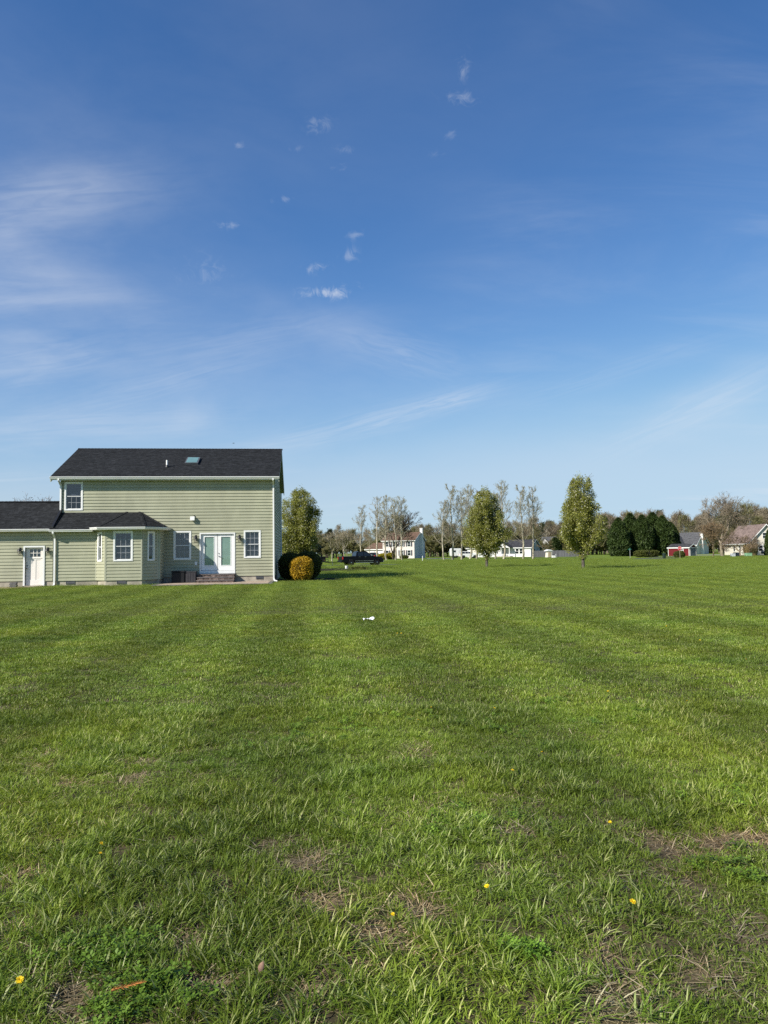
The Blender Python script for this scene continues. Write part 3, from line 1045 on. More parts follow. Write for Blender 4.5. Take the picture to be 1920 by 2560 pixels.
# --- doors
fd_ = empty('french_door', parent=house)
x0, x1, z0, z1 = FRENCH
k = MB()
REAR.box(k, x0, 0.0, z0, x0 + 0.075, 0.055, z1)
REAR.box(k, x1 - 0.075, 0.0, z0, x1, 0.055, z1)
REAR.box(k, x0 + 0.075, 0.0, z1 - 0.075, x1 - 0.075, 0.055, z1)
k.build('door_frame', WHITE, fd_)
kp = MB()
REAR.box(kp, x0 + 0.076, -0.06, z0, x1 - 0.076, 0.045, z0 + 0.185)
kp.build('kick_board', WHITE, fd_)
xm = (x0 + x1) / 2
BLINDM = mat('door_blind', (0.25, 0.35, 0.30), 0.8, 0.05, 3, stretch=(0.2, 1, 1))
for (a, b, hs) in ((x0 + 0.08, xm - 0.012, 1), (xm + 0.012, x1 - 0.08, 1)):
    dleaf = empty('door', parent=fd_)
    lo, hi = z0 + 0.20, z1 - 0.085
    o0, o1 = -0.075, -0.03
    sw, tr, br = 0.165, 0.13, 0.25
    s = MB()
    REAR.box(s, a, o0, lo, a + sw, o1, hi)
    REAR.box(s, b - sw, o0, lo, b, o1, hi)
    REAR.box(s, a + sw, o0, hi - tr, b - sw, o1, hi)
    REAR.box(s, a + sw, o0, lo, b - sw, o1, lo + br)
    for (p, q, c, d) in ((a + sw, a + sw + 0.03, lo + br, hi - tr), (b - sw - 0.03, b - sw, lo + br, hi - tr)):
        REAR.box(s, p, o1 - 0.03, c, q, o1 + 0.012, d)
    REAR.box(s, a + sw + 0.03, o1 - 0.03, lo + br, b - sw - 0.03, o1 + 0.012, lo + br + 0.03)
    REAR.box(s, a + sw + 0.03, o1 - 0.03, hi - tr - 0.03, b - sw - 0.03, o1 + 0.012, hi - tr)
    s.build('door_leaf', WHITE, dleaf)
    p = MB()
    REAR.box(p, a + sw + 0.03, o1 - 0.018, lo + br + 0.03, b - sw - 0.03, o1 - 0.012, hi - tr - 0.03)
    p.build('pane', GLASS_GREEN, dleaf)
    p = MB()
    REAR.box(p, a + sw + 0.035, o1 - 0.034, lo + br + 0.03, b - sw - 0.035, o1 - 0.028, hi - tr - 0.03)
    p.build('blind', BLINDM, dleaf)
hd = MB()
hx = xm + 0.07
hd.tube((hx, 0.03, 1.53), (hx, -0.015, 1.53), 0.03, n=12)
hd.tube((hx, 0.03, 1.69), (hx, 0.0, 1.69), 0.028, n=12)
hd.tube((hx, -0.02, 1.53), (hx + 0.12, -0.025, 1.515), 0.011, n=8)
hd.build('handle', STEEL, fd_)

dr = empty('side_door', parent=house)
x0, x1, z0, z1 = WDOOR
k = MB()
WING.box(k, x0, 0.0, z0, x0 + 0.085, 0.06, z1)
WING.box(k, x1 - 0.085, 0.0, z0, x1, 0.06, z1)
WING.box(k, x0 + 0.085, 0.0, z1 - 0.085, x1 - 0.085, 0.06, z1)
k.build('door_frame', WHITE, dr)
a, b, lo, hi = x0 + 0.09, x1 - 0.09, 0.06, z1 - 0.09
o0, o1 = -0.13, -0.085
px0, px1, pz0, pz1 = -13.26, -12.70, 1.63, 2.035
s = MB()
WING.box(s, a, o0, lo, px0, o1, hi)
WING.box(s, px1, o0, lo, b, o1, hi)
WING.box(s, px0, o0, pz1, px1, o1, hi)
WING.box(s, px0, o0, 1.46, px1, o1, pz0)
WING.box(s, px0, o0, lo, px1, o1, 0.36)
WING.box(s, -13.02, o0, 0.36, -12.94, o1, 1.46)
for (p, q) in ((px0, -13.02), (-12.94, px1)):
    WING.box(s, p, o0, 0.36, q, o1 - 0.014, 1.46)
for i in (1, 2):
    xx = px0 + (px1 - px0) * i / 3
    WING.box(s, xx - 0.014, o0, pz0, xx + 0.014, o1, pz1)
zz = (pz0 + pz1) / 2
for i in range(3):
    WING.box(s, px0 + (px1 - px0) * i / 3 + 0.014 * (i > 0), o0, zz - 0.014, px0 + (px1 - px0) * (i + 1) / 3 - 0.014 * (i < 2), o1, zz + 0.014)
WING.box(s, px0 - 0.06, o1, pz0 - 0.10, px1 + 0.06, o1 + 0.022, pz0 - 0.055)
s.build('door_leaf', CREAM_DOOR, dr)
for i in range(3):
    for j in range(2):
        p = MB()
        xa = px0 + (px1 - px0) * i / 3 + 0.012
        WING.box(p, xa, o0 + 0.012, pz0 + j * (pz1 - pz0) / 2 + 0.012, xa + (px1 - px0) / 3 - 0.024, o0 + 0.018, pz0 + (j + 1) * (pz1 - pz0) / 2 - 0.012)
        p.build('pane', GLASS_DARK, dr)
hd = MB()
hd.tube((-13.39, -1.15 + 0.085, 1.14), (-13.39, -1.15 + 0.055, 1.14), 0.03, n=12)
hd.build('deadbolt', BLACK, dr)
hd = MB()
hd.lathe([(0.022, 0.0), (0.018, -0.03), (0.032, -0.05), (0.030, -0.075), (0.012, -0.085)], 12, (-13.39, -1.065, 1.0), 'Y')
hd.build('handle', BLACK, dr)
st_ = MB().box(-13.50, -1.40, -0.02, -12.49, -1.0, 0.055)
st_.build('threshold', CONCRETE, dr)

# --- vents in the foundation
for (fr, xa, xb, za, zb) in ((REAR, -1.08, -0.67, 0.17, 0.355), (STRIP, -11.30, -10.83, 0.09, 0.28), (Frame((0, -1.88, 0), (1, 0, 0), (0, -1, 0)), -8.43, -7.95, 0.09, 0.285)):
    v = empty('foundation_vent', parent=house)
    mb = MB()
    fr.box(mb, xa, -0.03, za, xa + 0.03, 0.012, zb)
    fr.box(mb, xb - 0.03, -0.03, za, xb, 0.012, zb)
    fr.box(mb, xa + 0.03, -0.03, za, xb - 0.03, 0.012, za + 0.025)
    fr.box(mb, xa + 0.03, -0.03, zb - 0.025, xb - 0.03, 0.012, zb)
    mb.build('vent_frame', VENT_GREY, v)
    for i in range(4):
        z = za + 0.035 + (zb - za - 0.06) * i / 4
        mb = MB()
        mb.slab([fr.p(xa + 0.03, 0.006, z), fr.p(xb - 0.03, 0.006, z), fr.p(xb - 0.03, -0.012, z + 0.034), fr.p(xa + 0.03, -0.012, z + 0.034)], 0.004)
        mb.build('louvre', VENT_GREY if i else BLACK, v)


# ------------------------------------------------------------------ fixtures and things by the house
def lantern(x, y, z, label):
    """black barn-style wall lantern with a shade and an open wire cage"""
    t = tag(empty('wall_lantern', hw(x, y, z), HTH), label, 'wall lamp', 'black lanterns beside the doors')
    MB().box(-0.055, -0.03, -0.02, 0.055, 0.0, 0.16).build('wall_plate', BLACK, t)
    a = MB().path([(0, -0.02, 0.10), (0, -0.08, 0.15), (0, -0.15, 0.15), (0, -0.16, 0.10)], 0.011)
    a.build('arm', BLACK, t)
    MB().lathe([(0.035, 0.10), (0.06, 0.09), (0.105, 0.02), (0.125, -0.045), (0.118, -0.045), (0.095, 0.02), (0.03, 0.08)], 16, (0, -0.16, 0)).build('shade', BLACK, t)
    c = MB()
    for i in range(6):
        an = i * PI / 3
        c.tube((0.085 * math.cos(an), -0.16 + 0.085 * math.sin(an), -0.045), (0.06 * math.cos(an), -0.16 + 0.06 * math.sin(an), -0.27), 0.006, n=5)
    for r, zz in ((0.075, -0.15), (0.06, -0.27)):
        c.path([(r * math.cos(i * PI / 6), -0.16 + r * math.sin(i * PI / 6), zz) for i in range(13)], 0.006, 5)
    c.build('cage', BLACK, t)
    MB().lathe([(0.02, -0.05), (0.04, -0.10), (0.035, -0.15), (0.015, -0.18)], 12, (0, -0.16, 0)).build('bulb', mat('clear_bulb', (0.5, 0.48, 0.42), 0.2, 0.02), t)


lantern(-4.50, -0.01, 2.60, 'black caged wall lantern just left of the double glass doors')
lantern(-2.02, -0.01, 2.60, 'black caged wall lantern just right of the double glass doors')
lantern(-13.72, -1.16, 1.98, 'black caged wall lantern just left of the small white door')
lantern(-12.27, -1.16, 1.98, 'black caged wall lantern between the small white door and the downspout')

fl_ = tag(empty('flood_light', hw(-4.68, -0.01, 3.73), HTH), 'small white flood light high on the green wall', 'flood light')
MB().box(-0.06, -0.035, -0.06, 0.06, 0.0, 0.06).build('base', WHITE, fl_)
MB().hull2([(-0.115, -0.08, -0.09), (0.115, -0.08, -0.09), (0.115, -0.08, 0.11), (-0.115, -0.08, 0.11)],
           [(-0.125, -0.20, -0.12), (0.125, -0.20, -0.12), (0.125, -0.19, 0.09), (-0.125, -0.19, 0.09)]).build('lamp_head', WHITE, fl_)
MB().path([(0, -0.03, 0.0), (0, -0.09, 0.02)], 0.02).build('neck', WHITE, fl_)
MB().lathe([(0.03, 0.0), (0.032, 0.06), (0.01, 0.07)], 10, (0.09, -0.05, 0.10)).build('sensor', BLACK, fl_)

ob = tag(empty('outlet_box', hw(-4.49, -0.022, 1.03), HTH), 'grey covered outlet box beside the double glass doors', 'outlet')
MB().cbox(-0.07, -0.055, 0.0, 0.07, 0.0, 0.20, 0.012).build('cover', WHITE, ob)
MB().box(-0.075, -0.02, -0.01, 0.075, 0.001, 0.0).build('back_plate', VENT_GREY, ob)

# steps
stp = tag(empty('stone_steps', hw(-3.28, 0, 0.04), HTH), 'three rough stone steps below the double glass doors', 'steps')
for j, (yf, zt) in enumerate(((-1.12, 0.155), (-0.82, 0.315), (-0.50, 0.475))):
    xw = 1.03
    tr_ = MB()
    tr_.cbox(-xw - 0.02, yf - 0.03, zt - 0.045, xw + 0.02, (-0.82, -0.50, 0.0)[j] + 0.01, zt, 0.008)
    tr_.build('tread', TREAD, stp)
    x = -xw
    while x < xw - 0.02:
        w = min(rng.uniform(0.15, 0.34), xw - x)
        d = rng.uniform(0.0, 0.02)
        s = MB()
        zb = 0.0 if j == 0 else (0.155, 0.315)[j - 1]
        s.cbox(x + 0.004, yf - d, zb, x + w - 0.004, yf + 0.25, zt - 0.046, 0.012, rng.random())
        o = s.build('stone', BLOCK, stp)
        x += w
    MB().box(-xw + 0.02, yf + 0.2, 0.0, xw - 0.02, -0.03, zt - 0.05).build('core', BLOCK, stp)

# patio
patio = tag(empty('patio', HO, HTH), 'low tan paver patio with a grey border behind the house', 'patio', kind='structure')
base = MB()
base.box(-6.2, -3.5, -0.1, 0.0, -0.0, 0.022)
base.build('patio_bed', mat('paver_sand', (0.16, 0.135, 0.10), 0.95, 0.2, 8), patio)
proto = {}
y = -3.38
row = 0
while y < -0.05:
    x = -6.08 + (0.16 if row % 2 else 0.0)
    while x < -0.30:
        w = min(0.34, -0.22 - x)
        key = rng.randrange(5) if w > 0.33 else None
        if key is None or key not in proto:
            me = MB().cbox(0.004, 0.004, 0, w - 0.004, 0.226, 0.034, 0.006, rng.random()).mesh('paver', PAVER)
            if key is not None:
                proto[key] = me
        else:
            me = proto[key]
        link('paver', me, patio, loc=(x, y, 0.018))
        x += w
    y += 0.23
    row += 1
bme = MB().cbox(0.004, 0.004, 0, 0.336, 0.19, 0.034, 0.006).mesh('border_paver', PAVER_GREY)
for i in range(18):
    link('border_paver', bme, patio, loc=(-6.12 + i * 0.342, -3.58, 0.018))
for i in range(10):
    link('border_paver', bme, patio, loc=(-0.02, -3.4 + i * 0.342, 0.018), rot=(0, 0, PI / 2))
    link('border_paver', bme, patio, loc=(-6.10, -3.4 + i * 0.342, 0.018), rot=(0, 0, PI / 2))

# bins
bn1 = tag(empty('storage_bin', hw(-5.36, -0.52, 0.045), HTH), 'black storage bin in the shade below the bay-side window', 'storage box')
MB().cbox(-0.36, -0.28, 0, 0.36, 0.28, 0.60, 0.03).build('body', PLASTIC_BLACK, bn1)
MB().cbox(-0.385, -0.30, 0.601, 0.385, 0.30, 0.675, 0.025).build('lid', PLASTIC_BLACK, bn1)
bn2 = tag(empty('storage_bin', hw(-4.68, -0.50, 0.045), HTH), 'charcoal panelled storage bin next to the stone steps', 'storage box')
MB().cbox(-0.30, -0.25, 0, 0.30, 0.25, 0.58, 0.02).build('body', PLASTIC_GREY, bn2)
MB().cbox(-0.315, -0.265, 0.581, 0.315, 0.265, 0.64, 0.02).build('lid', PLASTIC_GREY, bn2)
for i in range(4):
    MB().box(-0.27 + i * 0.14, -0.262, 0.04, -0.15 + i * 0.14, -0.2501, 0.55).build('panel', PLASTIC_GREY, bn2)

# little stack of pavers left of the side door
stk = tag(empty('paver_stack', hw(-13.88, -1.62, 0.012), HTH), 'small stack of grey pavers against the wall left of the white door', 'paver stack')
for i, (dx, dzz) in enumerate(((0.0, 0.0), (0.02, 0.062), (-0.01, 0.124), (0.01, 0.186))):
    MB().cbox(-0.17 + dx, -0.12, dzz, 0.17 + dx, 0.12, dzz + 0.055, 0.006, i / 4).build('paver', PAVER_GREY, stk)

# ------------------------------------------------------------------ vegetation tools
def seg_mesh(name, segs, n=5, m=None, tint=None):
    """tapered limbs from rows (p0, p1, r0, r1)"""
    A = np.asarray(segs, float)
    p0, p1, r0, r1 = A[:, :3], A[:, 3:6], A[:, 6], A[:, 7]
    d = p1 - p0
    d /= np.maximum(np.linalg.norm(d, axis=1, keepdims=True), 1e-6)
    ref = np.where(np.abs(d[:, 2:3]) > 0.9, np.array([[1.0, 0, 0]]), np.array([[0, 0, 1.0]]))
    a = np.cross(d, ref)
    a /= np.linalg.norm(a, axis=1, keepdims=True)
    b = np.cross(d, a)
    th = np.arange(n) * 2 * PI / n
    ring = a[:, None, :] * np.cos(th)[None, :, None] + b[:, None, :] * np.sin(th)[None, :, None]
    V = np.concatenate([p0[:, None, :] + ring * r0[:, None, None], p1[:, None, :] + ring * r1[:, None, None]], 1).reshape(-1, 3)
    base = (np.arange(len(A)) * 2 * n)[:, None]
    k = np.arange(n)
    F = np.stack([base + k, base + (k + 1) % n, base + n + (k + 1) % n, base + n + k], -1).reshape(-1, 4)
    t = None if tint is None else np.repeat(tint, n)
    return np_mesh(name, V, F, t, True, [m] if m else None)


def leaf_quads(P, size, rs, up=0.0, aspect=1.0, elong=None, tint=None):
    """small quads at P, random facing; up pushes their normals upwards; elong gives a long axis per leaf"""
    n = len(P)
    nr = rs.normal(size=(n, 3))
    nr[:, 2] += up
    nr /= np.linalg.norm(nr, axis=1, keepdims=True)
    ref = rs.normal(size=(n, 3)) if elong is None else elong + rs.normal(size=(n, 3)) * 0.25
    a = np.cross(nr, ref)
    a /= np.maximum(np.linalg.norm(a, axis=1, keepdims=True), 1e-6)
    b = np.cross(a, nr)
    s = (size if np.ndim(size) else np.full(n, size)) * (0.6 + 0.8 * rs.random(n))
    a = a * (s * 0.5)[:, None]
    b = b * (s * 0.5 * aspect)[:, None]
    V = np.stack([P - b, P + a * 0.8 - b * 0.1, P + b, P - a * 0.8 - b * 0.1], 1).reshape(-1, 3)
    F = np.arange(4 * n).reshape(-1, 4)
    t = rs.random(n) if tint is None else tint
    return V, F, t


def interp(prof_, h):
    xs, ys = zip(*prof_)
    return np.interp(h, xs, ys)


def grow(rs, segs, tips, p, d, L, r, depth, spread, up, kids, taper=0.62, wob=0.12, nseg=3, decay=0.68):
    """recursive limb; records segments and tip points"""
    d = d / np.linalg.norm(d)
    rr = r
    q = p
    for i in range(nseg):
        d = d + rs.normal(size=3) * wob + np.array([0, 0, up])
        d /= np.linalg.norm(d)
        e = q + d * L / nseg
        r2 = rr * (1 - (1 - taper) / nseg)
        segs.append((*q, *e, rr, r2))
        q, rr = e, r2
        if depth > 0 and i < nseg - 1 and rs.random() < 0.75:
            side = rs.normal(size=3)
            side -= d * side.dot(d)
            side /= np.linalg.norm(side)
            grow(rs, segs, tips, q, d * math.cos(spread) + side * math.sin(spread), L * decay * rs.uniform(0.7, 1.0), rr * 0.6, depth - 1, spread, up, kids, taper, wob, nseg, decay)
    if depth > 0:
        for _ in range(kids):
            side = rs.normal(size=3)
            side -= d * side.dot(d)
            side /= np.linalg.norm(side)
            s = spread * rs.uniform(0.5, 1.15)
            grow(rs, segs, tips, q, d * math.cos(s) + side * math.sin(s), L * decay * rs.uniform(0.75, 1.1), rr * 0.72, depth - 1, spread, up, kids, taper, wob, nseg, decay)
    else:
        tips.append(q)


BARK_GREY = mat('grey_bark', (0.16, 0.14, 0.115), 0.95, 0.3, 5, 0.1, 0.8, 20, stretch=(1, 1, 0.3))
BARK_DARK = mat('dark_bark', (0.085, 0.068, 0.05), 0.95, 0.3, 5, 0.1, 0.8, 20, stretch=(1, 1, 0.3))
BARK_PALE = mat('pale_poplar_bark', (0.46, 0.41, 0.31), 0.9, 0.3, 1.6, 0.1, 0.4, 14, stretch=(1, 1, 0.35))
TWIG_TAN = mat('tan_twigs', (0.25, 0.19, 0.125), 0.95, 0.2, 2, 0.1)
PEAR_LEAF = leaf_mat('pear_leaves', (0.150, 0.165, 0.026), (0.31, 0.315, 0.075), (0.58, 0.56, 0.40), 0.90, 0.34, 0.20, 0.8)
POPLAR_LEAF = leaf_mat('young_poplar_leaves', (0.22, 0.215, 0.12), (0.38, 0.365, 0.23), None, 0.9, 0.3, 0.15, 0.3)
CYPRESS_LEAF = leaf_mat('cypress_sprays', (0.014, 0.030, 0.008), (0.050, 0.078, 0.016), None, 1.0, 0.12, 0.3, 0.5, 0.6)
GOLD_LEAF = leaf_mat('golden_bush_leaves', (0.26, 0.160, 0.012), (0.62, 0.40, 0.025), None, 1.0, 0.25, 0.2, 4.0)
HEDGE_LEAF = leaf_mat('olive_hedge_leaves', (0.035, 0.045, 0.010), (0.105, 0.115, 0.022), None, 1.0, 0.2, 0.2, 2.0)
BUD_HAZE = leaf_mat('wood_buds', (0.20, 0.165, 0.112), (0.29, 0.24, 0.165), None, 1.0, 0.3, 0.25, 0.035)
BUD_OLIVE = leaf_mat('wood_olive', (0.115, 0.110, 0.045), (0.21, 0.20, 0.085), None, 1.0, 0.3, 0.3, 0.04)
PINE_LEAF = leaf_mat('dark_pine_needles', (0.016, 0.026, 0.009), (0.05, 0.065, 0.02), None, 1.0, 0.1, 0.3, 0.1)
RED_BUD = leaf_mat('maple_buds', (0.16, 0.095, 0.045), (0.26, 0.16, 0.07), None, 1.0, 0.25, 0.2, 0.2)
STRAW = leaf_mat('straw_blades', (0.33, 0.245, 0.12), (0.58, 0.45, 0.24), None, 1.0, 0.2, 0.1, 1.0)
MAGENTA_BUD = leaf_mat('crabapple_twigs', (0.17, 0.115, 0.105), (0.28, 0.20, 0.18), None, 1.0, 0.2, 0.2, 0.6)


# ------------------------------------------------------------------ flowering pears
def pear_tree(loc, prof_, seed, label, nleaf=60000, lean=0.0):
    """upright oval pear: short trunk, steep limbs, small leaves and left-over blossom"""
    rs = np.random.RandomState(seed)
    H = prof_[-1][0]
    t = tag(empty('pear_tree', loc), label, 'tree', 'blossoming pear trees on the lawn')
    segs = [(0, 0, -0.15, 0, 0, 0.1, 0.20, 0.155), (0, 0, 0.1, 0.01, 0, 0.9, 0.155, 0.13), (0.01, 0, 0.9, 0.03, 0, 1.7, 0.13, 0.11)]
    limbs = []
    for i in range(46):
        z0 = 0.9 + 1.6 * rs.random() ** 1.3 if i > 2 else 1.3
        an = rs.random() * 2 * PI if i > 2 else i * 2.1
        zt = H * (0.28 + 0.70 * (1 - rs.random() ** 1.6)) if i > 2 else H * rs.uniform(0.85, 0.95)
        rt = float(interp(prof_, zt)) * (rs.uniform(0.35, 0.98) if i > 2 else 0.25)
        a = np.array([0.02, 0, z0])
        e = np.array([rt * math.cos(an), rt * math.sin(an), zt])
        c = np.array([rt * 0.75 * math.cos(an), rt * 0.75 * math.sin(an), z0 + (zt - z0) * 0.38])
        ks = np.linspace(0, 1, 8)[:, None]
        pts = (1 - ks) ** 2 * a + 2 * ks * (1 - ks) * c + ks ** 2 * e
        pts[1:-1] += rs.normal(size=(6, 3)) * 0.05
        r = 0.050 if i > 2 else 0.085
        for j in range(7):
            segs.append((*pts[j], *pts[j + 1], r * (1 - j / 8), r * (1 - (j + 1) / 8)))
        limbs.append(pts)
        for _ in range(9):
            j = rs.randint(2, 8)
            s = pts[j]
            dd = rs.normal(size=3) * 0.5 + np.array([math.cos(an), math.sin(an), 0.7])
            q = s + dd / np.linalg.norm(dd) * rs.uniform(0.3, 0.8)
            segs.append((*s, *q, 0.016, 0.006))
            limbs.append(np.array([s + (q - s) * k for k in np.linspace(0.3, 1.1, 5)]))
    link('trunk', seg_mesh('trunk', segs, 6, BARK_GREY), t)
    # leaves gather round twigs, inside an uneven outline
    L = np.concatenate(limbs)
    P = L[rs.randint(0, len(L), nleaf * 2)] + rs.normal(size=(nleaf * 2, 3)) * np.array([0.19, 0.19, 0.22])
    # fill the outer shell with clumps so that the outline closes
    nc = 900
    zc = rs.uniform(prof_[0][0] + 0.35, H * 0.985, nc)
    ac = rs.random(nc) * 2 * PI
    rc = interp(prof_, zc) * rs.uniform(0.55, 0.98, nc)
    C = np.stack([rc * np.cos(ac), rc * np.sin(ac), zc], 1)
    Q = C[rs.randint(0, nc, nleaf)] + rs.normal(size=(nleaf, 3)) * np.array([0.17, 0.17, 0.20])
    P = np.concatenate([P, Q])
    r = np.hypot(P[:, 0], P[:, 1])
    an = np.arctan2(P[:, 1], P[:, 0])
    lim = interp(prof_, P[:, 2]) * (0.90 + 0.22 * vnoise(an * 2.2 + 9, P[:, 2], 1.3, seed) + 0.12 * vnoise(an * 5, P[:, 2] * 2.5, 1.3, seed + 3))
    ok = (r < lim) & (P[:, 2] > prof_[0][0] * 0.9) & (r > lim * 0.18)
    P = P[ok][:nleaf]
    out = np.clip(np.hypot(P[:, 0], P[:, 1]) / np.maximum(interp(prof_, P[:, 2]), 0.1), 0, 1)
    tint = rs.random(len(P))
    V, F, tt = leaf_quads(P, 0.088, rs, 0.35, 1.25, None, tint)
    link('crown', np_mesh('crown', V, F, tt, False, [PEAR_LEAF]), t)
    return t


T1 = ground(1217, 1418)
T2 = ground(1458, 1421)
pear_tree(T1, [(0.75, 0.4), (1.2, 1.35), (1.8, 2.2), (2.6, 2.55), (4.0, 2.35), (5.3, 1.9), (6.6, 1.52), (7.4, 1.0), (7.95, 0.4)], 11,
          'round-topped pear tree on the lawn in front of the white porch house')
pear_tree(T2, [(0.85, 0.3), (1.3, 1.2), (1.9, 1.95), (3.0, 2.3), (4.6, 1.95), (6.0, 1.42), (7.3, 1.05), (8.0, 0.7), (8.35, 0.35)], 23,
          'tall pointed pear tree on the lawn left of the dark cypress clump')
p = spot(752, 72)
pear_tree(p, [(0.75, 0.5), (1.2, 1.7), (2.0, 2.35), (3.4, 2.35), (4.6, 2.15), (5.8, 1.95), (6.9, 1.6), (7.6, 1.1), (8.1, 0.5)], 37,
          'pear tree behind the round bushes beside the green house')


# ------------------------------------------------------------------ clipped bushes
def bush(loc, rx, ry, h, seed, m, label, name='bush', n=9000, size=0.06, squash=2.4, core=None, group=None, cat='bush'):
    """clipped rounded bush: leafy skin over an added solid dark core"""
    rs = np.random.RandomState(seed)
    t = tag(empty(name, loc), label, cat, group)
    d = rs.normal(size=(n, 3))
    d /= np.linalg.norm(d, axis=1, keepdims=True)
    e = 2.0 / squash
    s = np.sign(d) * np.abs(d) ** e
    nz = vnoise(np.arctan2(d[:, 1], d[:, 0]) * 2, d[:, 2] * 2.5, 1.4, seed)
    rr = (0.93 + 0.11 * nz) * (1 - 0.14 * rs.random(n) ** 2) + np.where(rs.random(n) < 0.12, 0.07 * rs.random(n), 0.0)
    P = s * rr[:, None] * np.array([rx, ry, h / 2]) + np.array([0, 0, h / 2])
    P = P[P[:, 2] > 0.02]
    V, F, tt = leaf_quads(P, size, rs, 0.2, 1.2)
    link('foliage', np_mesh('foliage', V, F, tt, False, [m]), t)
    u, v = np.meshgrid(np.linspace(0, 2 * PI, 25)[:-1], np.linspace(-PI / 2, PI / 2, 13))
    dd = np.stack([np.cos(v) * np.cos(u), np.cos(v) * np.sin(u), np.sin(v)], -1).reshape(-1, 3)
    s = np.sign(dd) * np.abs(dd) ** e
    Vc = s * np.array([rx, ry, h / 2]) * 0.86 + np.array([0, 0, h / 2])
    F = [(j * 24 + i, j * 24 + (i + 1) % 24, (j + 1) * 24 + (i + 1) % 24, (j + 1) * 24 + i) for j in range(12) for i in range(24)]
    link('inner_branches', np_mesh('inner_branches', Vc, F, None, True, [core or mat('bush_inside', (0.022, 0.022, 0.010), 0.95, 0.3, 14)]), t)  # solid dark core added under the leaf skin
    return t


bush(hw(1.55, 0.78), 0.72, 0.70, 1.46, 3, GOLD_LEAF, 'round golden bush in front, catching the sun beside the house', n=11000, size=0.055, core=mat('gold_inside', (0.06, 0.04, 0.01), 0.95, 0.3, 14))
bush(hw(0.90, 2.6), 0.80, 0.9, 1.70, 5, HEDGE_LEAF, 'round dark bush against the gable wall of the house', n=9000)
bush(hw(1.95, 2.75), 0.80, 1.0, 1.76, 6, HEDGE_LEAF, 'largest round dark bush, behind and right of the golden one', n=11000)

# hedges and shrubs far right
bush(spot(1616, 150), 2.5, 1.6, 1.45, 8, HEDGE_LEAF, 'long low clipped hedge beside the side street', 'hedge', 9000, 0.16, 3.2, cat='hedge')
bush(spot(1698, 128), 0.95, 0.9, 1.25, 9, HEDGE_LEAF, 'round shrub behind the stop sign', 'shrub', 5000, 0.12, cat='shrub')
YELLOW = leaf_mat('forsythia_bloom', (0.22, 0.20, 0.02), (0.50, 0.42, 0.03), None, 1.0, 0.25, 0.2, 1.0)
bush(spot(958, 172), 1.35, 1.0, 1.5, 12, YELLOW, 'yellow flowering shrub right behind the pickup bonnet', 'shrub', 2600, 0.17, 2.2, cat='shrub')
bush(spot(976, 174), 1.1, 1.0, 1.6, 13, YELLOW, 'yellow flowering shrub left of the tan house door', 'shrub', 2400, 0.17, 2.2, cat='shrub')
bush(spot(1010, 190), 1.2, 0.9, 0.9, 14, HEDGE_LEAF, 'low dark shrub under the tan house windows', 'shrub', 1800, 0.16, cat='shrub')


# ------------------------------------------------------------------ cypress clump
def cypress_mesh(seed, H, R):
    rs = np.random.RandomState(seed)
    n = 15000
    z = H * (0.02 + 0.98 * rs.random(n) ** 0.85)
    an = rs.random(n) * 2 * PI
    f = z / H
    R0 = R * np.interp(f, [0, 0.06, 0.3, 0.6, 0.85, 1.0], [0.75, 0.92, 1.0, 0.84, 0.48, 0.05])
    lump = 0.78 + 0.28 * vnoise(an * 1.6, z, 0.9, seed) + 0.20 * vnoise(an * 4, z * 2.0, 1.1, seed + 2)
    r = R0 * lump * (1 - 0.30 * rs.random(n) ** 2)
    P = np.stack([r * np.cos(an), r * np.sin(an), z], 1)
    ax = np.stack([np.cos(an) * 0.7, np.sin(an) * 0.7, np.full(n, 0.9)], 1)
    tint = np.clip(0.2 + 0.8 * rs.random(n) * (0.4 + lump * 0.6), 0, 1)
    V, F, tt = leaf_quads(P, 0.30, rs, 0.2, 1.9, ax, tint)
    crown = np_mesh('crown', V, F, tt, False, [CYPRESS_LEAF])
    u = np.linspace(0, 2 * PI, 19)[:-1]
    zs = np.linspace(0.15, 0.95, 9) * H
    Vc, Fc = [], []
    for zz in zs:
        rr = R * np.interp(zz / H, [0, 0.06, 0.3, 0.6, 0.85, 1.0], [0.75, 0.92, 1.0, 0.84, 0.48, 0.05]) * 0.62
        Vc += [(rr * math.cos(a), rr * math.sin(a), zz) for a in u]
    for j in range(8):
        Fc += [(j * 18 + i, j * 18 + (i + 1) % 18, (j + 1) * 18 + (i + 1) % 18, (j + 1) * 18 + i) for i in range(18)]
    inner = np_mesh('inner_branches', np.array(Vc), Fc, None, True, [mat('cypress_inside', (0.008, 0.013, 0.005), 1.0, 0.3, 3)])  # added dark core that keeps light from passing through the crown
    trunk = MB().tube((0, 0, -0.1), (0, 0, H * 0.5), 0.22, 0.1, 7).mesh('trunk', BARK_DARK, True)
    return crown, inner, trunk


cyp = [cypress_mesh(s, 8.6, 2.3) for s in (41, 42)]
CYP = [(1548, 176, 1.08, 0, 'leftmost dark cypress of the clump, next to the tall pear tree'), (1578, 184, 1.24, 1, 'second dark cypress from the left in the clump'),
       (1607, 178, 1.16, 0, 'third dark cypress from the left, behind the clipped hedge'), (1634, 184, 1.26, 1, 'fourth dark cypress from the left in the clump'),
       (1658, 180, 1.14, 0, 'second dark cypress from the right in the clump'), (1678, 186, 0.98, 1, 'rightmost and lowest dark cypress, beside the red shed')]
for i, (u, Y, s, k, lb) in enumerate(CYP):
    t = tag(empty('cypress_tree', spot(u, Y), i * 1.3), lb, 'tree', 'dark cypress clump')
    t.scale = (s * 1.05, s * 1.05, s)
    for nm, me in zip(('crown', 'inner_branches', 'trunk'), cyp[k]):
        link(nm, me, t)
t = tag(empty('conifer', spot(1932, 150), 0.4), 'dark conifer cut off by the right edge of the picture', 'tree')
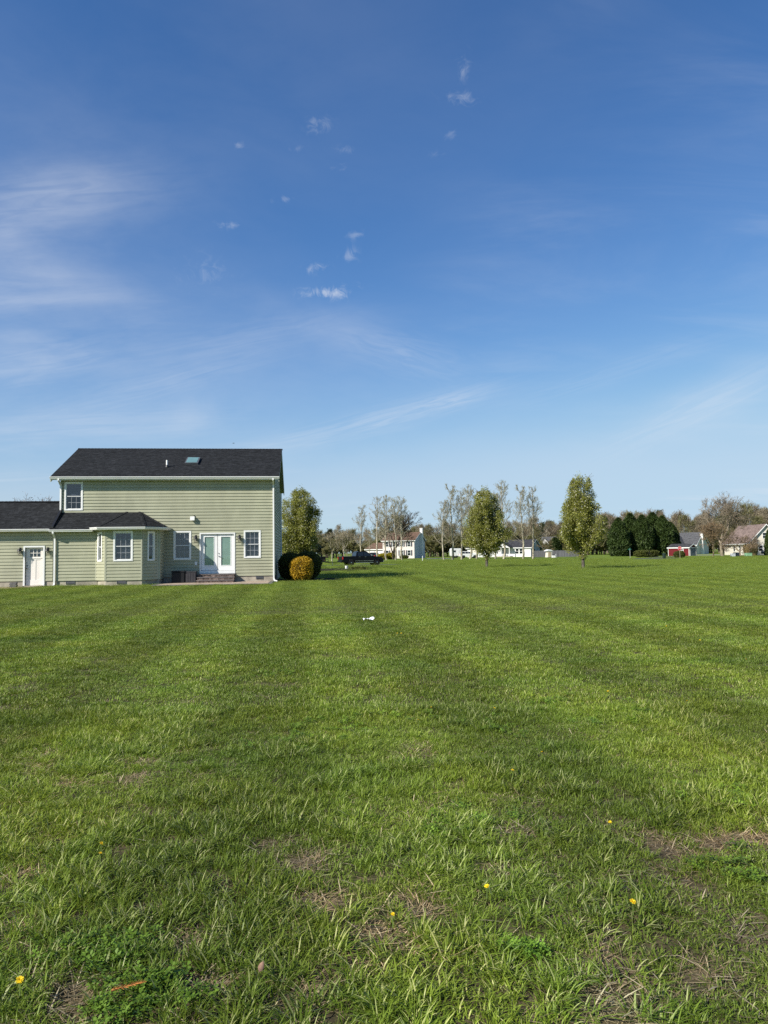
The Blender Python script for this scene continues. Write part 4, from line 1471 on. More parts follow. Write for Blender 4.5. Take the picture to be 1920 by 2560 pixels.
t.scale = (0.62, 0.62, 0.72)
for nm, me in zip(('crown', 'inner_branches', 'trunk'), cyp[0]):
    link(nm, me, t)
t = tag(empty('conifer', spot(1388, 205), 2.4), 'dark conifer behind the grey fence, in front of the cream house', 'tree')
t.scale = (0.85, 0.85, 0.62)
for nm, me in zip(('crown', 'inner_branches', 'trunk'), cyp[1]):
    link(nm, me, t)


# ------------------------------------------------------------------ poplars with pale trunks
def poplar_mesh(seed, H=16.0, leafy=1.0, crook=False):
    rs = np.random.RandomState(seed)
    segs, tips = [], []
    pts = [np.array([0, 0, -0.2])]
    k = 14
    for i in range(1, k + 1):
        f = i / k
        pts.append(np.array([0.25 * math.sin(f * 3 + seed), 0.2 * math.cos(f * 2.4 + seed), H * f]) + rs.normal(size=3) * 0.06)
    r = lambda f: 0.21 * (1 - f) ** 0.8 + 0.02
    for i in range(k):
        segs.append((*pts[i], *pts[i + 1], r(i / k), r((i + 1) / k)))
    twigs = []
    for i in range(52):
        f = 0.20 + 0.76 * rs.random() ** 0.75
        j = min(int(f * k), k - 1)
        b = pts[j] + (pts[j + 1] - pts[j]) * (f * k - j)
        an = rs.random() * 2 * PI
        L = H * (0.23 * (1.08 - f) + 0.07) * rs.uniform(0.6, 1.3)
        steep = rs.uniform(0.9, 1.7) if f > 0.45 else rs.uniform(0.5, 1.1)
        d = np.array([math.cos(an), math.sin(an), steep])
        d /= np.linalg.norm(d)
        grow(rs, segs, twigs, b, d, L * 0.5, 0.05 * (1.15 - f), 3, 0.42, 0.08, 2, 0.6, 0.10, 2, 0.62)
    S = np.array(segs)
    S[:, 6] = np.maximum(S[:, 6], 0.020)
    S[:, 7] = np.maximum(S[:, 7], 0.014)
    thick = S[:, 6] > 0.055
    tw = seg_mesh('trunk', S[thick], 6, BARK_PALE)
    fine = seg_mesh('branches', S[~thick], 3, TWIG_PALE)
    T = np.array(twigs)
    P = T[rs.randint(0, len(T), int(3000 * leafy))] + rs.normal(size=(int(3000 * leafy), 3)) * 0.13
    P = P[P[:, 2] > H * 0.40]
    V, F, tt = leaf_quads(P, 0.10, rs, 0.2, 1.2)
    return tw, fine, np_mesh('crown', V, F, tt, False, [POPLAR_LEAF])


TWIG_PALE = mat('pale_twigs', (0.36, 0.315, 0.235), 0.95, 0.15, 1.0, 0.1)
pop = [poplar_mesh(61), poplar_mesh(64), poplar_mesh(67, leafy=0.7), poplar_mesh(71, leafy=0.25)]
#        column, depth, top row, mesh, label
POPS = [(904, 172, 1268, 2, 'leftmost pale-trunked poplar of the left row, above the pickup cab'), (923, 178, 1330, 3, 'thin short bare poplar in front of the tan garage'),
        (945, 165, 1245, 3, 'tall nearly bare poplar at the right end of the pickup'), (966, 158, 1247, 0, 'pale poplar right of the yellow shrubs, left of the tan house door'),
 (988.5, 155, 1250, 2, 'pale poplar in front of the middle of the tan house'),
        (1005.5, 157, 1248, 1, 'pale poplar in front of the right windows of the tan house'),
        (1109.5, 147, 1255, 2, 'leftmost pale poplar of the right row, beside the tan house drive'), (1131, 149, 1222, 0, 'tall pale poplar in front of the white camper'),
        (1154, 149, 1233, 2, 'pale poplar in front of the white car'), (1174, 160, 1222, 1, 'poplar partly hidden by the left edge of the round pear tree'),
        (1191, 162, 1235, 0, 'poplar hidden behind the crown of the round pear tree'), (1238.5, 158, 1240, 2, 'poplar just right of the trunk of the round pear tree'),
        (1258, 149, 1212, 1, 'tallest poplar of the right row, in front of the porch'), (1307, 146, 1224, 0, 'pale poplar at the right end of the white porch house'),
        (1333, 148, 1224, 2, 'rightmost pale poplar, beside the grey fence')]
for i, (u, Y, vt, k, lb) in enumerate(POPS):
    b = spot(u, Y)
    h = at(u, vt, Y).z
    t = tag(empty('poplar_tree', b, i * 2.1), lb, 'tree', 'pale-trunked poplars along the far side of the lawn')
    t.scale = (h / 16 * 1.1, h / 16 * 1.1, h / 16)
    for nm, me in zip(('trunk', 'branches', 'crown'), pop[k]):
        link(nm, me, t)


# ------------------------------------------------------------------ bare trees
def bare_tree(name, loc, H, seed, label, m_bark, m_bud, spread=0.55, depth=5, trunk=0.22, r=0.3, buds=5000, bsize=0.12, up=0.04, kids=2, nseg=3, stems=1, decay=0.74, minr=0.012, cat='tree'):
    rs = np.random.RandomState(seed)
    segs, tips = [], []
    for s in range(stems):
        d = np.array([rs.normal() * 0.12 * stems, rs.normal() * 0.12 * stems, 1.0])
        e = np.array([0, 0, -0.1]) + d / np.linalg.norm(d) * H * trunk
        segs.append((0, 0, -0.15, *e, r * 1.15, r * 0.85))
        for k in range(kids + 1):
            an = rs.random() * 6.28 + k * 2
            dd = np.array([math.cos(an) * math.sin(spread), math.sin(an) * math.sin(spread), math.cos(spread)])
            grow(rs, segs, tips, e, dd, H * 0.26, r * 0.62, depth - 1, spread, up, kids, 0.6, 0.12, nseg, decay)
    S = np.array(segs)
    top = max(S[:, 5].max(), 0.1)
    S[:, :6] *= H / top
    S[:, 6] = np.maximum(S[:, 6], minr)
    S[:, 7] = np.maximum(S[:, 7], minr * 0.7)
    t = tag(empty(name, loc), label, cat)
    thick = S[:, 6] > r * 0.3
    link('trunk', seg_mesh('trunk', S[thick], 6, m_bark), t)
    link('branches', seg_mesh('branches', S[~thick], 3, m_bark), t)
    if buds:
        T = np.array(tips) * H / top
        P = T[rs.randint(0, len(T), buds)] + rs.normal(size=(buds, 3)) * H * 0.022
        V, F, tt = leaf_quads(P, bsize, rs, 0.1, 1.4)
        link('crown', np_mesh('crown', V, F, tt, False, [m_bud]), t)
    return t


TWIG_GREY = mat('grey_tan_twigs', (0.30, 0.25, 0.19), 0.95, 0.2, 2, 0.1)
p = spot(1806, 152)
bare_tree('bare_tree', p, at(1806, 1228, 152).z, 81, 'big spreading bare tree left of the house at the right edge', TWIG_GREY, RED_BUD, 0.50, 6, 0.22, 0.34, 900, 0.09, 0.02, kids=3, nseg=2, minr=0.026, decay=0.78)
p = spot(1782, 140)
bare_tree('bare_tree', p, at(1782, 1300, 140).z, 83, 'rusty brown bushy tree in front of the big bare tree', TWIG_TAN, RED_BUD, 0.55, 6, 0.14, 0.14, 3500, 0.09, 0.02, kids=3, nseg=2, minr=0.020)
p = spot(983, 170)
bare_tree('bare_tree', p, at(983, 1275, 170).z, 95, 'darker many-branched bare tree before the middle of the tan house', BARK_DARK, BUD_HAZE, 0.50, 6, 0.12, 0.26, 900, 0.10, 0.03, kids=3, nseg=2, minr=0.030, decay=0.78)
p = spot(1851, 149)
bare_tree('crabapple_tree', p, at(1851, 1322, 149).z, 85, 'low purplish crabapple before the house at the right edge', TWIG_TAN, MAGENTA_BUD, 0.75, 6, 0.16, 0.14, 2500, 0.08, 0.0, kids=3, nseg=2, minr=0.018)
p = spot(829.5, 150)
bare_tree('bare_tree', p, at(829, 1322, 150).z, 87, 'small pale bare tree behind the trailer', BARK_PALE, BUD_HAZE, 0.55, 5, 0.28, 0.13, 1800, 0.12, 0.03, minr=0.02)
p = spot(863, 165)
bare_tree('bare_tree', p, at(863, 1322, 165).z, 89, 'small bare tree above the pickup bed', BARK_PALE, BUD_HAZE, 0.5, 5, 0.3, 0.12, 1800, 0.12, 0.04, minr=0.02)
bare_tree('bare_tree', at(95, 1382, 62) - Vector((0, 0, at(95, 1382, 62).z)), at(95, 1231, 62).z, 91, 'bare twiggy tree showing over the ridge of the low left wing', BARK_GREY, MAGENTA_BUD, 0.5, 6, 0.3, 0.14, 2500, 0.06, 0.05, minr=0.012)
bare_tree('bare_shrub', spot(1360, 188), 5.0, 93, 'loose bare shrub at the corner of the grey fence', TWIG_TAN, BUD_OLIVE, 0.6, 5, 0.2, 0.1, 2000, 0.12, 0.03, minr=0.016, cat='shrub')


# ------------------------------------------------------------------ scatter with geometry nodes, for what nobody could count
def scatter(name, P, rot, scl, idx, gtint, meshes, label, cat):
    srcs = bpy.data.collections.new(name + '_sources')
    for i, me in enumerate(meshes):
        srcs.objects.link(bpy.data.objects.new('%s_%02d' % (name, i), me))
    me = bpy.data.meshes.new(name)
    me.vertices.add(len(P))
    me.vertices.foreach_set('co', np.asarray(P, np.float32).ravel())
    for nm, typ, key, val in (('rot', 'FLOAT_VECTOR', 'vector', rot), ('scl', 'FLOAT_VECTOR', 'vector', scl), ('idx', 'INT', 'value', idx), ('gtint', 'FLOAT', 'value', gtint)):
        a = me.attributes.new(nm, typ, 'POINT')
        a.data.foreach_set(key, np.asarray(val, np.int32 if typ == 'INT' else np.float32).ravel())
    o = link(name, me)
    ng = bpy.data.node_groups.new(name, 'GeometryNodeTree')
    ng.interface.new_socket('Geometry', in_out='INPUT', socket_type='NodeSocketGeometry')
    ng.interface.new_socket('Geometry', in_out='OUTPUT', socket_type='NodeSocketGeometry')
    N = NT(ng)
    gi, go = N.node('NodeGroupInput'), N.node('NodeGroupOutput')
    ci = N.node('GeometryNodeCollectionInfo')
    ci.inputs['Collection'].default_value = srcs
    ci.inputs['Separate Children'].default_value = True
    ci.inputs['Reset Children'].default_value = True
    iop = N.node('GeometryNodeInstanceOnPoints')
    iop.inputs['Pick Instance'].default_value = True
    def att(nm, typ):
        a = N.node('GeometryNodeInputNamedAttribute', data_type=typ)
        a.inputs['Name'].default_value = nm
        return a.outputs['Attribute']
    N.l.new(gi.outputs[0], iop.inputs['Points'])
    N.l.new(ci.outputs[0], iop.inputs['Instance'])
    N.l.new(att('idx', 'INT'), iop.inputs['Instance Index'])
    N.l.new(att('rot', 'FLOAT_VECTOR'), iop.inputs['Rotation'])
    N.l.new(att('scl', 'FLOAT_VECTOR'), iop.inputs['Scale'])
    N.l.new(iop.outputs[0], go.inputs[0])
    md = o.modifiers.new('scatter', 'NODES')
    md.node_group = ng
    return tag(o, label, cat, kind='stuff')


# ------------------------------------------------------------------ the far wood
def wood_tree(seed, H, m_bark, m_bud, nb, wide=0.20, dense=1.0, low=0.25):
    rs = np.random.RandomState(seed)
    segs, tips = [], []
    segs.append((0, 0, 0, 0.1, 0, H * 0.35, 0.22, 0.17))
    segs.append((0.1, 0, H * 0.35, 0.2, 0.1, H * 0.9, 0.17, 0.03))
    for i in range(int(22 * dense)):
        f = low + (0.92 - low) * rs.random()
        an = rs.random() * 2 * PI
        d = np.array([math.cos(an), math.sin(an), rs.uniform(0.6, 1.8)])
        grow(rs, segs, tips, np.array([0.12, 0.03, H * f]), d, H * wide * (1.25 - f), 0.07, 2, 0.5, 0.06, 2, 0.6, 0.12, 2, 0.7)
    S = np.array(segs)
    S[:, 6:] = np.maximum(S[:, 6:], 0.035)
    V1 = seg_mesh('b', S, 3, m_bark)
    T = np.array(tips)
    nb = int(nb * 1.7)
    P = T[rs.randint(0, len(T), nb)] + rs.normal(size=(nb, 3)) * H * 0.035
    ax = np.stack([P[:, 0] * 0.3, P[:, 1] * 0.3, np.full(len(P), 1.2)], 1)
    V, F, tt = leaf_quads(P, 0.13 if m_bud is not PINE_LEAF else 0.4, rs, 0.0, 7.0 if m_bud is not PINE_LEAF else 1.5, ax)
    n0 = len(V1.vertices)
    a = np.empty(n0 * 3, np.float32)
    V1.vertices.foreach_get('co', a)
    fa = np.empty(len(V1.polygons) * 4, np.int32)
    V1.polygons.foreach_get('vertices', fa) if False else V1.loops.foreach_get('vertex_index', fa)
    VV = np.concatenate([a.reshape(-1, 3), V])
    FF = np.concatenate([fa.reshape(-1, 4), F + n0])
    tint = np.concatenate([np.full(len(fa) // 4, 0.3), tt])
    mi = np.concatenate([np.zeros(len(fa) // 4), np.ones(len(F))])
    return np_mesh('wood_tree', VV, FF, tint, False, [m_bark, m_bud], mi)


WOOD_BARK = mat('wood_grey_bark', (0.20, 0.165, 0.125), 0.95, 0.25, 0.5, 0.1)
woods = [wood_tree(101, 15, WOOD_BARK, BUD_HAZE, 1000), wood_tree(102, 15, WOOD_BARK, BUD_OLIVE, 1300), wood_tree(103, 15, WOOD_BARK, BUD_HAZE, 500, 0.16),
         wood_tree(104, 15, WOOD_BARK, BUD_HAZE, 1100, 0.24), wood_tree(105, 15, BARK_DARK, PINE_LEAF, 1700, 0.15), wood_tree(106, 5, WOOD_BARK, BUD_OLIVE, 1500, 0.34, 1.2, 0.05),
         wood_tree(107, 15, mat('wood_white_bark', (0.34, 0.31, 0.26), 0.9, 0.1), BUD_HAZE, 260, 0.12)]
rs = np.random.RandomState(7)
WP, WS, WI = [], [], []
# photographed skyline of the wood: column -> row
SKYL = [(-600, 1322), (600, 1322), (800, 1328), (850, 1318), (900, 1330), (1000, 1326), (1060, 1312), (1110, 1308), (1160, 1318), (1250, 1305), (1340, 1300), (1380, 1310), (1500, 1292),
        (1560, 1290), (1660, 1282), (1700, 1284), (1750, 1290), (1800, 1285), (1860, 1266), (1890, 1262), (1920, 1278), (2600, 1285)]
for i in range(620):
    Y = rs.uniform(265, 420)
    u = rs.uniform(-500, 2500)
    pt = spot(u, Y)
    top = np.interp(u, [a for a, _ in SKYL], [b for _, b in SKYL])
    h = at(u, top, Y).z * rs.uniform(0.72, 1.04)
    k = rs.choice([0, 1, 2, 3, 4, 6], p=[0.28, 0.20, 0.2, 0.22, 0.05, 0.05])
    WP.append((pt.x, Y, 0)); WS.append((h / 15 * rs.uniform(0.8, 1.2),) * 2 + (h / 15,)); WI.append(k)
for i in range(420):
    Y = rs.uniform(238, 275)
    u = rs.uniform(-500, 2500)
    pt = spot(u, Y)
    s = rs.uniform(0.7, 1.35)
    WP.append((pt.x, Y, 0)); WS.append((s * 1.3, s * 1.3, s)); WI.append(5)
n = len(WP)
rot = np.zeros((n, 3)); rot[:, 2] = rs.random(n) * 6.28
scatter('wood', WP, rot, WS, WI, rs.random(n), woods, 'far grey-brown wood of leafless trees along the skyline', 'wood')

# ------------------------------------------------------------------ grass
def grass_material(name, a, b, glint_or_dry, trans=0.28, vary=0.22):
    m = bpy.data.materials.new(name)
    m.use_nodes = True
    m.node_tree.nodes.clear()
    N = NT(m.node_tree)
    t = N.node('ShaderNodeAttribute', attribute_name='tint').outputs['Fac']
    gt = N.node('ShaderNodeAttribute', attribute_name='gtint', attribute_type='INSTANCER').outputs['Fac']
    pos = N.node('ShaderNodeNewGeometry').outputs['Position']
    c = N.mix(N.ramp(t, 0, 0.90, 0, 1, False), a, b)
    c = N.mix(N.ramp(t, 0.90, 0.92), c, glint_or_dry)  # palest tint: highlights painted on green blades, dry tone on dead ones
    c = N.mix(1.0, c, N.ramp(gt, 0, 1, 1 - vary, 1 + vary, False), 'MULTIPLY')
    # patches of yellower and of bluer grass, and the mower's passes, sheen of leaning blades painted as tone
    patch = N.noise(pos, 0.55, 4, 0.6)
    c = N.mix(N.ramp(patch, 0.40, 0.68), c, N.mix(1.0, c, (1.22, 1.10, 0.92), 'MULTIPLY'))
    patch2 = N.noise(N.mapping(pos, (1, 1, 1), (0, 0, 0), (31, 7, 0)), 0.9, 3, 0.6)
    c = N.mix(N.ramp(patch2, 0.52, 0.75), c, N.mix(1.0, c, (0.80, 0.91, 0.82), 'MULTIPLY'))
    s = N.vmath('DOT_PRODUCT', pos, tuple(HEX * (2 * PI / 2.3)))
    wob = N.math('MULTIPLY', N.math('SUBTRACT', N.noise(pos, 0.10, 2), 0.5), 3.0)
    stripe_sheen = N.ramp(N.math('SINE', N.math('ADD', s, wob)), -0.6, 0.6, 0.83, 1.13)
    c = N.mix(1.0, c, stripe_sheen, 'MULTIPLY')
    streak = N.noise(N.mapping(pos, (0.10, 0.55, 1), (0, 0, -0.12)), 1.0, 4, 0.6)
    c = N.mix(N.ramp(streak, 0.52, 0.72), c, N.mix(1.0, c, (0.78, 0.88, 0.75), 'MULTIPLY'))
    p = N.node('ShaderNodeBsdfPrincipled')
    N.put(p.inputs['Base Color'], c)
    p.inputs['Roughness'].default_value = 0.45
    p.inputs['Specular IOR Level'].default_value = 0.22
    tr = N.node('ShaderNodeBsdfTranslucent')
    N.put(tr.inputs[0], N.mix(1.0, c, (1.2, 1.15, 0.55), 'MULTIPLY'))
    mx = N.node('ShaderNodeMixShader')
    mx.inputs[0].default_value = trans
    N.l.new(p.outputs[0], mx.inputs[1])
    N.l.new(tr.outputs[0], mx.inputs[2])
    o = N.node('ShaderNodeOutputMaterial')
    N.l.new(mx.outputs[0], o.inputs[0])
    return m


GRASS = grass_material('lawn_blades', (0.100, 0.158, 0.015), (0.215, 0.292, 0.044), (0.38, 0.41, 0.17))  # last colour paints pale highlights onto some blades
GRASS_FAR = grass_material('mown_blades', (0.124, 0.178, 0.021), (0.184, 0.244, 0.042), (0.25, 0.29, 0.09), 0.28, 0.14)
CLOVERM = grass_material('clover_leaves', (0.095, 0.175, 0.018), (0.175, 0.285, 0.040), (0.20, 0.30, 0.06))
DRYM = grass_material('dead_blades', (0.20, 0.15, 0.085), (0.40, 0.315, 0.19), (0.5, 0.42, 0.28), 0.15)


def tuft(seed, n, R, h0, h1, w0, lean, mat_, lay=0.0, spray=0.5, flop=0.0):
    """n arching tapering blades standing in a disc of radius R; flop leans the whole tuft one way"""
    rs = np.random.RandomState(seed)
    r = R * np.sqrt(rs.random(n))
    a = rs.random(n) * 2 * PI
    B = np.stack([r * np.cos(a), r * np.sin(a), np.full(n, -0.004)], 1)
    h = h0 + (h1 - h0) * rs.random(n) ** 1.4
    az = np.where(rs.random(n) < spray, a + rs.normal(size=n) * 0.5, rs.random(n) * 2 * PI)
    D = np.stack([np.cos(az) + flop, np.sin(az), np.zeros(n)], 1)
    ln = np.abs(lean * (0.25 + 1.0 * rs.random(n)))
    face = az + PI / 2 + rs.normal(size=n) * 0.45
    S = np.stack([np.cos(face), np.sin(face), np.zeros(n)], 1)
    w = w0 * (0.6 + 0.8 * rs.random(n))
    up = np.array([0, 0, 1.0])
    def pt(f):
        th = (0.25 + 1.15 * f) * ln + lay * 1.35
        return f, np.sin(np.minimum(th, 1.5)), np.cos(np.minimum(th, 1.5))
    P = [B]
    for f0, f1 in ((0.0, 0.38), (0.38, 0.72), (0.72, 1.0)):
        _, sn, cs = pt((f0 + f1) / 2)
        P.append(P[-1] + ((h * (f1 - f0)) * cs)[:, None] * up + ((h * (f1 - f0)) * sn)[:, None] * D)
    W_ = [0.40, 0.5, 0.42]
    V = []
    for k in range(3):
        V += [P[k] - S * (w * W_[k])[:, None], P[k] + S * (w * W_[k])[:, None]]
    V.append(P[3])
    V = np.stack(V, 1).reshape(-1, 3)
    k = np.arange(n) * 7
    q = np.concatenate([np.stack([k, k + 1, k + 3, k + 2], 1), np.stack([k + 2, k + 3, k + 5, k + 4], 1)])
    t3 = np.stack([k + 4, k + 5, k + 6], 1)
    loops = np.concatenate([q.ravel(), t3.ravel()]).astype(np.int32)
    me = bpy.data.meshes.new('tuft')
    me.vertices.add(len(V)); me.vertices.foreach_set('co', V.astype(np.float32).ravel())
    me.loops.add(len(loops)); me.loops.foreach_set('vertex_index', loops)
    me.polygons.add(3 * n)
    me.polygons.foreach_set('loop_start', np.concatenate([np.arange(2 * n) * 4, 8 * n + np.arange(n) * 3]).astype(np.int32))
    ti = rs.random(n)
    at_ = me.attributes.new('tint', 'FLOAT', 'FACE')
    at_.data.foreach_set('value', np.concatenate([ti, ti, ti]).astype(np.float32))
    me.polygons.foreach_set('use_smooth', np.zeros(3 * n, bool))
    me.update(calc_edges=True)
    me.materials.append(mat_)
    return me


def clover_tuft(seed, n=26, R=0.07):
    rs = np.random.RandomState(seed)
    V, F, T = [], [], []
    for i in range(n):
        r, a = R * math.sqrt(rs.random()), rs.random() * 6.28
        z = rs.uniform(0.025, 0.065)
        c = np.array([r * math.cos(a), r * math.sin(a), z])
        tilt = rs.normal(size=2) * 0.35
        s = rs.uniform(0.007, 0.012)
        ph = rs.random() * 6.28
        t = rs.random() * 0.9
        for k in range(3):
            an = ph + k * 2.094
            o = len(V)
            for (rr, da) in ((0.1, 0), (0.9, -0.55), (1.7, -0.42), (1.9, 0), (1.7, 0.42), (0.9, 0.55)):
                x, y = rr * s * math.cos(an + da * (0.9 if rr < 1.5 else 1)), rr * s * math.sin(an + da)
                V.append(c + np.array([x, y, tilt[0] * x + tilt[1] * y + 0.15 * rr * s]))
            F.append(tuple(range(o, o + 6)))
            T.append(t)
    return np_mesh('clover', np.array(V), F, T, False, [CLOVERM])


near = [tuft(201 + i, 50, 0.06, 0.026, 0.076, 0.0035, 1.45, GRASS) for i in range(4)] + [tuft(206 + i, 38, 0.05, 0.045, 0.112, 0.0042, 1.3, GRASS, 0.06, 0.7, 0.4) for i in range(3)] + \
       [tuft(211 + i, 66, 0.085, 0.015, 0.05, 0.0032, 1.5, GRASS) for i in range(3)]
mid_ = [tuft(221 + i, 140, 0.20, 0.015, 0.048, 0.0048, 1.4, GRASS) for i in range(4)] + [tuft(226 + i, 100, 0.13, 0.025, 0.070, 0.0052, 1.25, GRASS, 0, 0.7, 0.2) for i in range(2)]
far_ = [tuft(231 + i, 220, 0.50, 0.015, 0.036, 0.010, 1.05, GRASS_FAR) for i in range(4)]
dist_ = [tuft(241 + i, 300, 1.2, 0.012, 0.028, 0.022, 1.0, GRASS_FAR) for i in range(4)]


def wedge(rs, d0, d1, per_m2, margin=1.6):
    """random points of the ground between two distances, across the view and a little beyond it"""
    half = lambda d: 0.56 * d + margin
    area = (half(d0) + half(d1)) * (d1 - d0)
    n = int(area * per_m2)
    y = np.sqrt(rs.random(n) * (d1 ** 2 - d0 ** 2) + d0 ** 2)
    x = (rs.random(n) * 2 - 1) * (0.56 * y + margin)
    return x, y


def keep_off(x, y):
    """true where lawn may grow: not under the house, patio, beds, roads"""
    lx = (x - HO.x) * HEX.x + (y - HO.y) * HEX.y
    ly = (x - HO.x) * HEY.x + (y - HO.y) * HEY.y
    wob = 0.18 * (vnoise(x, y, 2.0, 4) - 0.5)
    ok = ~((lx < 0.02) & (ly > -1.2 + wob * 0.3) & (ly < 9.4))
    ok &= ~((lx > -12.3) & (lx < -6.1) & (ly > -2.0 + np.clip(np.abs(lx + 8.07) - 0.97, 0, 0.7)) & (ly < 0))
    ok &= ~((lx > -6.3 + wob) & (lx < 0.05 + wob) & (ly > -3.66 + wob * 1.2) & (ly < 9))
    ok &= ~((lx > -0.05) & (lx < 4.1) & (ly > 0.05 + 0.02 * lx * lx + wob) & (ly < 4.1))
    ok &= ~((lx < -12.35 + wob) & (ly > np.interp(lx, [-19, -17, -15.2, -14.2, -12.9, -12.3], [-5.7, -5.7, -5.3, -4.2, -2.7, -1.8]) + wob * 2) & (vnoise(x, y, 3.0, 12) < 0.88))
    bx = (x + 4.7) / 4.1
    by = (y - 69.6) / 3.9
    ok &= ~((bx * bx + by * by + wob) < 0.95)
    ok &= ~((y > 93) & (y < 100) & (x < 2.2))
    ok &= ~((x > 38) & (x < 58) & (y > 113) & (y < 150) & (y < 175 - x))
    return ok


rs = np.random.RandomState(99)
GP, GR, GS, GI, GT = [], [], [], [], []


def add_tufts(x, y, base_i, kinds, smin, smax, zscale=1.0, w=None):
    n = len(x)
    rot = np.zeros((n, 3))
    rot[:, 2] = rs.random(n) * 2 * PI
    # phase of the mower passes; the blade lean does not follow it
    ph = np.sin((x * HEX.x + y * HEX.y) * 2 * PI / 2.3)
    rot[:, 0] = rs.normal(size=n) * 0.10
    rot[:, 1] = rs.normal(size=n) * 0.10
    big = 0.6 * vnoise(x, y, 0.8, 21) + 0.4 * vnoise(x, y, 2.6, 22)
    s = (smin + (smax - smin) * rs.random(n)) * (0.58 + 0.56 * big)
    GP.append(np.stack([x, y, np.zeros(n)], 1)); GR.append(rot)
    sx = smin + (smax - smin) * rs.random(n)
    GS.append(np.stack([sx, sx, s * zscale], 1))
    GI.append(base_i + (rs.randint(0, kinds, n) if w is None else w))
    GT.append(np.clip(0.5 + 0.22 * rs.normal(size=n) + 0.5 * (vnoise(x, y, 1.3, 31) - 0.5), 0, 1))


# nearest turf: tall tufts and short turf, thinned over the bare places
x, y = wedge(rs, 1.6, 7.5, 400)
b = bare_field(x, y)
keep = (rs.random(len(x)) > b * 0.86) & keep_off(x, y)
x, y = x[keep], y[keep]
lush = 0.55 * vnoise(x, y, 1.6, 41) + 0.45 * vnoise(x, y, 4.5, 42)
w = np.where(lush > 0.58, 4 + rs.randint(0, 3, len(x)), np.where(lush > 0.42, rs.randint(0, 4, len(x)), 7 + rs.randint(0, 3, len(x))))
add_tufts(x, y, 0, 10, 0.75, 1.2, w=w)
x, y = wedge(rs, 7.0, 19, 95)
b = bare_field(x, y)
keep = (rs.random(len(x)) > b) & keep_off(x, y)
add_tufts(x[keep], y[keep], 10, 6, 0.8, 1.25)
x, y = wedge(rs, 18, 47, 14, 2.5)
keep = keep_off(x, y)
add_tufts(x[keep], y[keep], 16, 4, 0.8, 1.2, 0.85)
x, y = wedge(rs, 44, 135, 2.0, 4)
keep = keep_off(x, y)
add_tufts(x[keep], y[keep], 20, 4, 0.8, 1.3, 0.9)
scatter('grass', np.concatenate(GP), np.concatenate(GR), np.concatenate(GS), np.concatenate(GI), np.concatenate(GT), near + mid_ + far_ + dist_,
        'green lawn grass, long and tufty in front and mown towards the house', 'grass')

# dead blades lying over the bare places and thinly through the turf
x, y = wedge(rs, 1.6, 9, 420)
b = bare_field(x, y)
keep = (rs.random(len(x)) < 0.06 + 0.9 * b) & keep_off(x, y)
x, y = x[keep], y[keep]
n = len(x)
rot = np.zeros((n, 3)); rot[:, 2] = rs.random(n) * 6.28
s = rs.uniform(0.7, 1.3, n)
dead = [tuft(251 + i, 16, 0.075, 0.05, 0.12, 0.0032, 0.6, DRYM, 0.8) for i in range(4)]
scatter('dead_grass', np.stack([x, y, np.zeros(n)], 1), rot, np.stack([s, s, s], 1), rs.randint(0, 4, n), rs.random(n), dead, 'straw-coloured dead grass lying in the thin spots of the near lawn', 'dead grass')

# clover
CP = []
for cx, cy, r in CLOVER:
    k = int(520 * r * r + 5) if r < 0.2 else int(70 * r * r + 8)
    a, q = rs.random(k) * 6.28, r * np.sqrt(rs.random(k)) * (0.6 + 0.9 * rs.random(k))
    CP.append(np.stack([cx + q * np.cos(a) * 1.3, cy + q * np.sin(a), np.zeros(k)], 1))
CP = np.concatenate(CP)
n = len(CP)
rot = np.zeros((n, 3)); rot[:, 2] = rs.random(n) * 6.28
s = rs.uniform(0.55, 0.95, n)
scatter('clover', CP, rot, np.stack([s, s, s], 1), rs.randint(0, 3, n), rs.random(n), [clover_tuft(261 + i) for i in range(3)], 'low patches of bright green clover in the near lawn', 'clover')

# ------------------------------------------------------------------ vehicles
PAINT_BLACK = mat('black_car_paint', (0.005, 0.005, 0.006), 0.28, 0.1, 2, 0.25)
PAINT_WHITE = mat('white_car_paint', (0.72, 0.72, 0.71), 0.3, 0.03, 2, 0.5)
PAINT_NAVY = mat('navy_car_paint', (0.012, 0.014, 0.026), 0.2, 0.1, 2, 0.6)
CHROME = mat('chrome', (0.6, 0.6, 0.62), 0.15, 0.03, 2, 0.5, metal=1.0)
RUBBER = mat('tyre_rubber', (0.012, 0.012, 0.012), 0.85, 0.2, 9)
RED_LENS = mat('red_lens', (0.55, 0.012, 0.03), 0.2, 0.05, 3, 0.6)
CAR_GLASS = mat('tinted_car_glass', (0.012, 0.016, 0.018), 0.05, 0.1, 1, 0.7)


def arch(cx, r, z0, n=8):
    return [(cx + r * math.cos(PI - PI * i / n), z0 + r * math.sin(PI - PI * i / n)) for i in range(n + 1)]


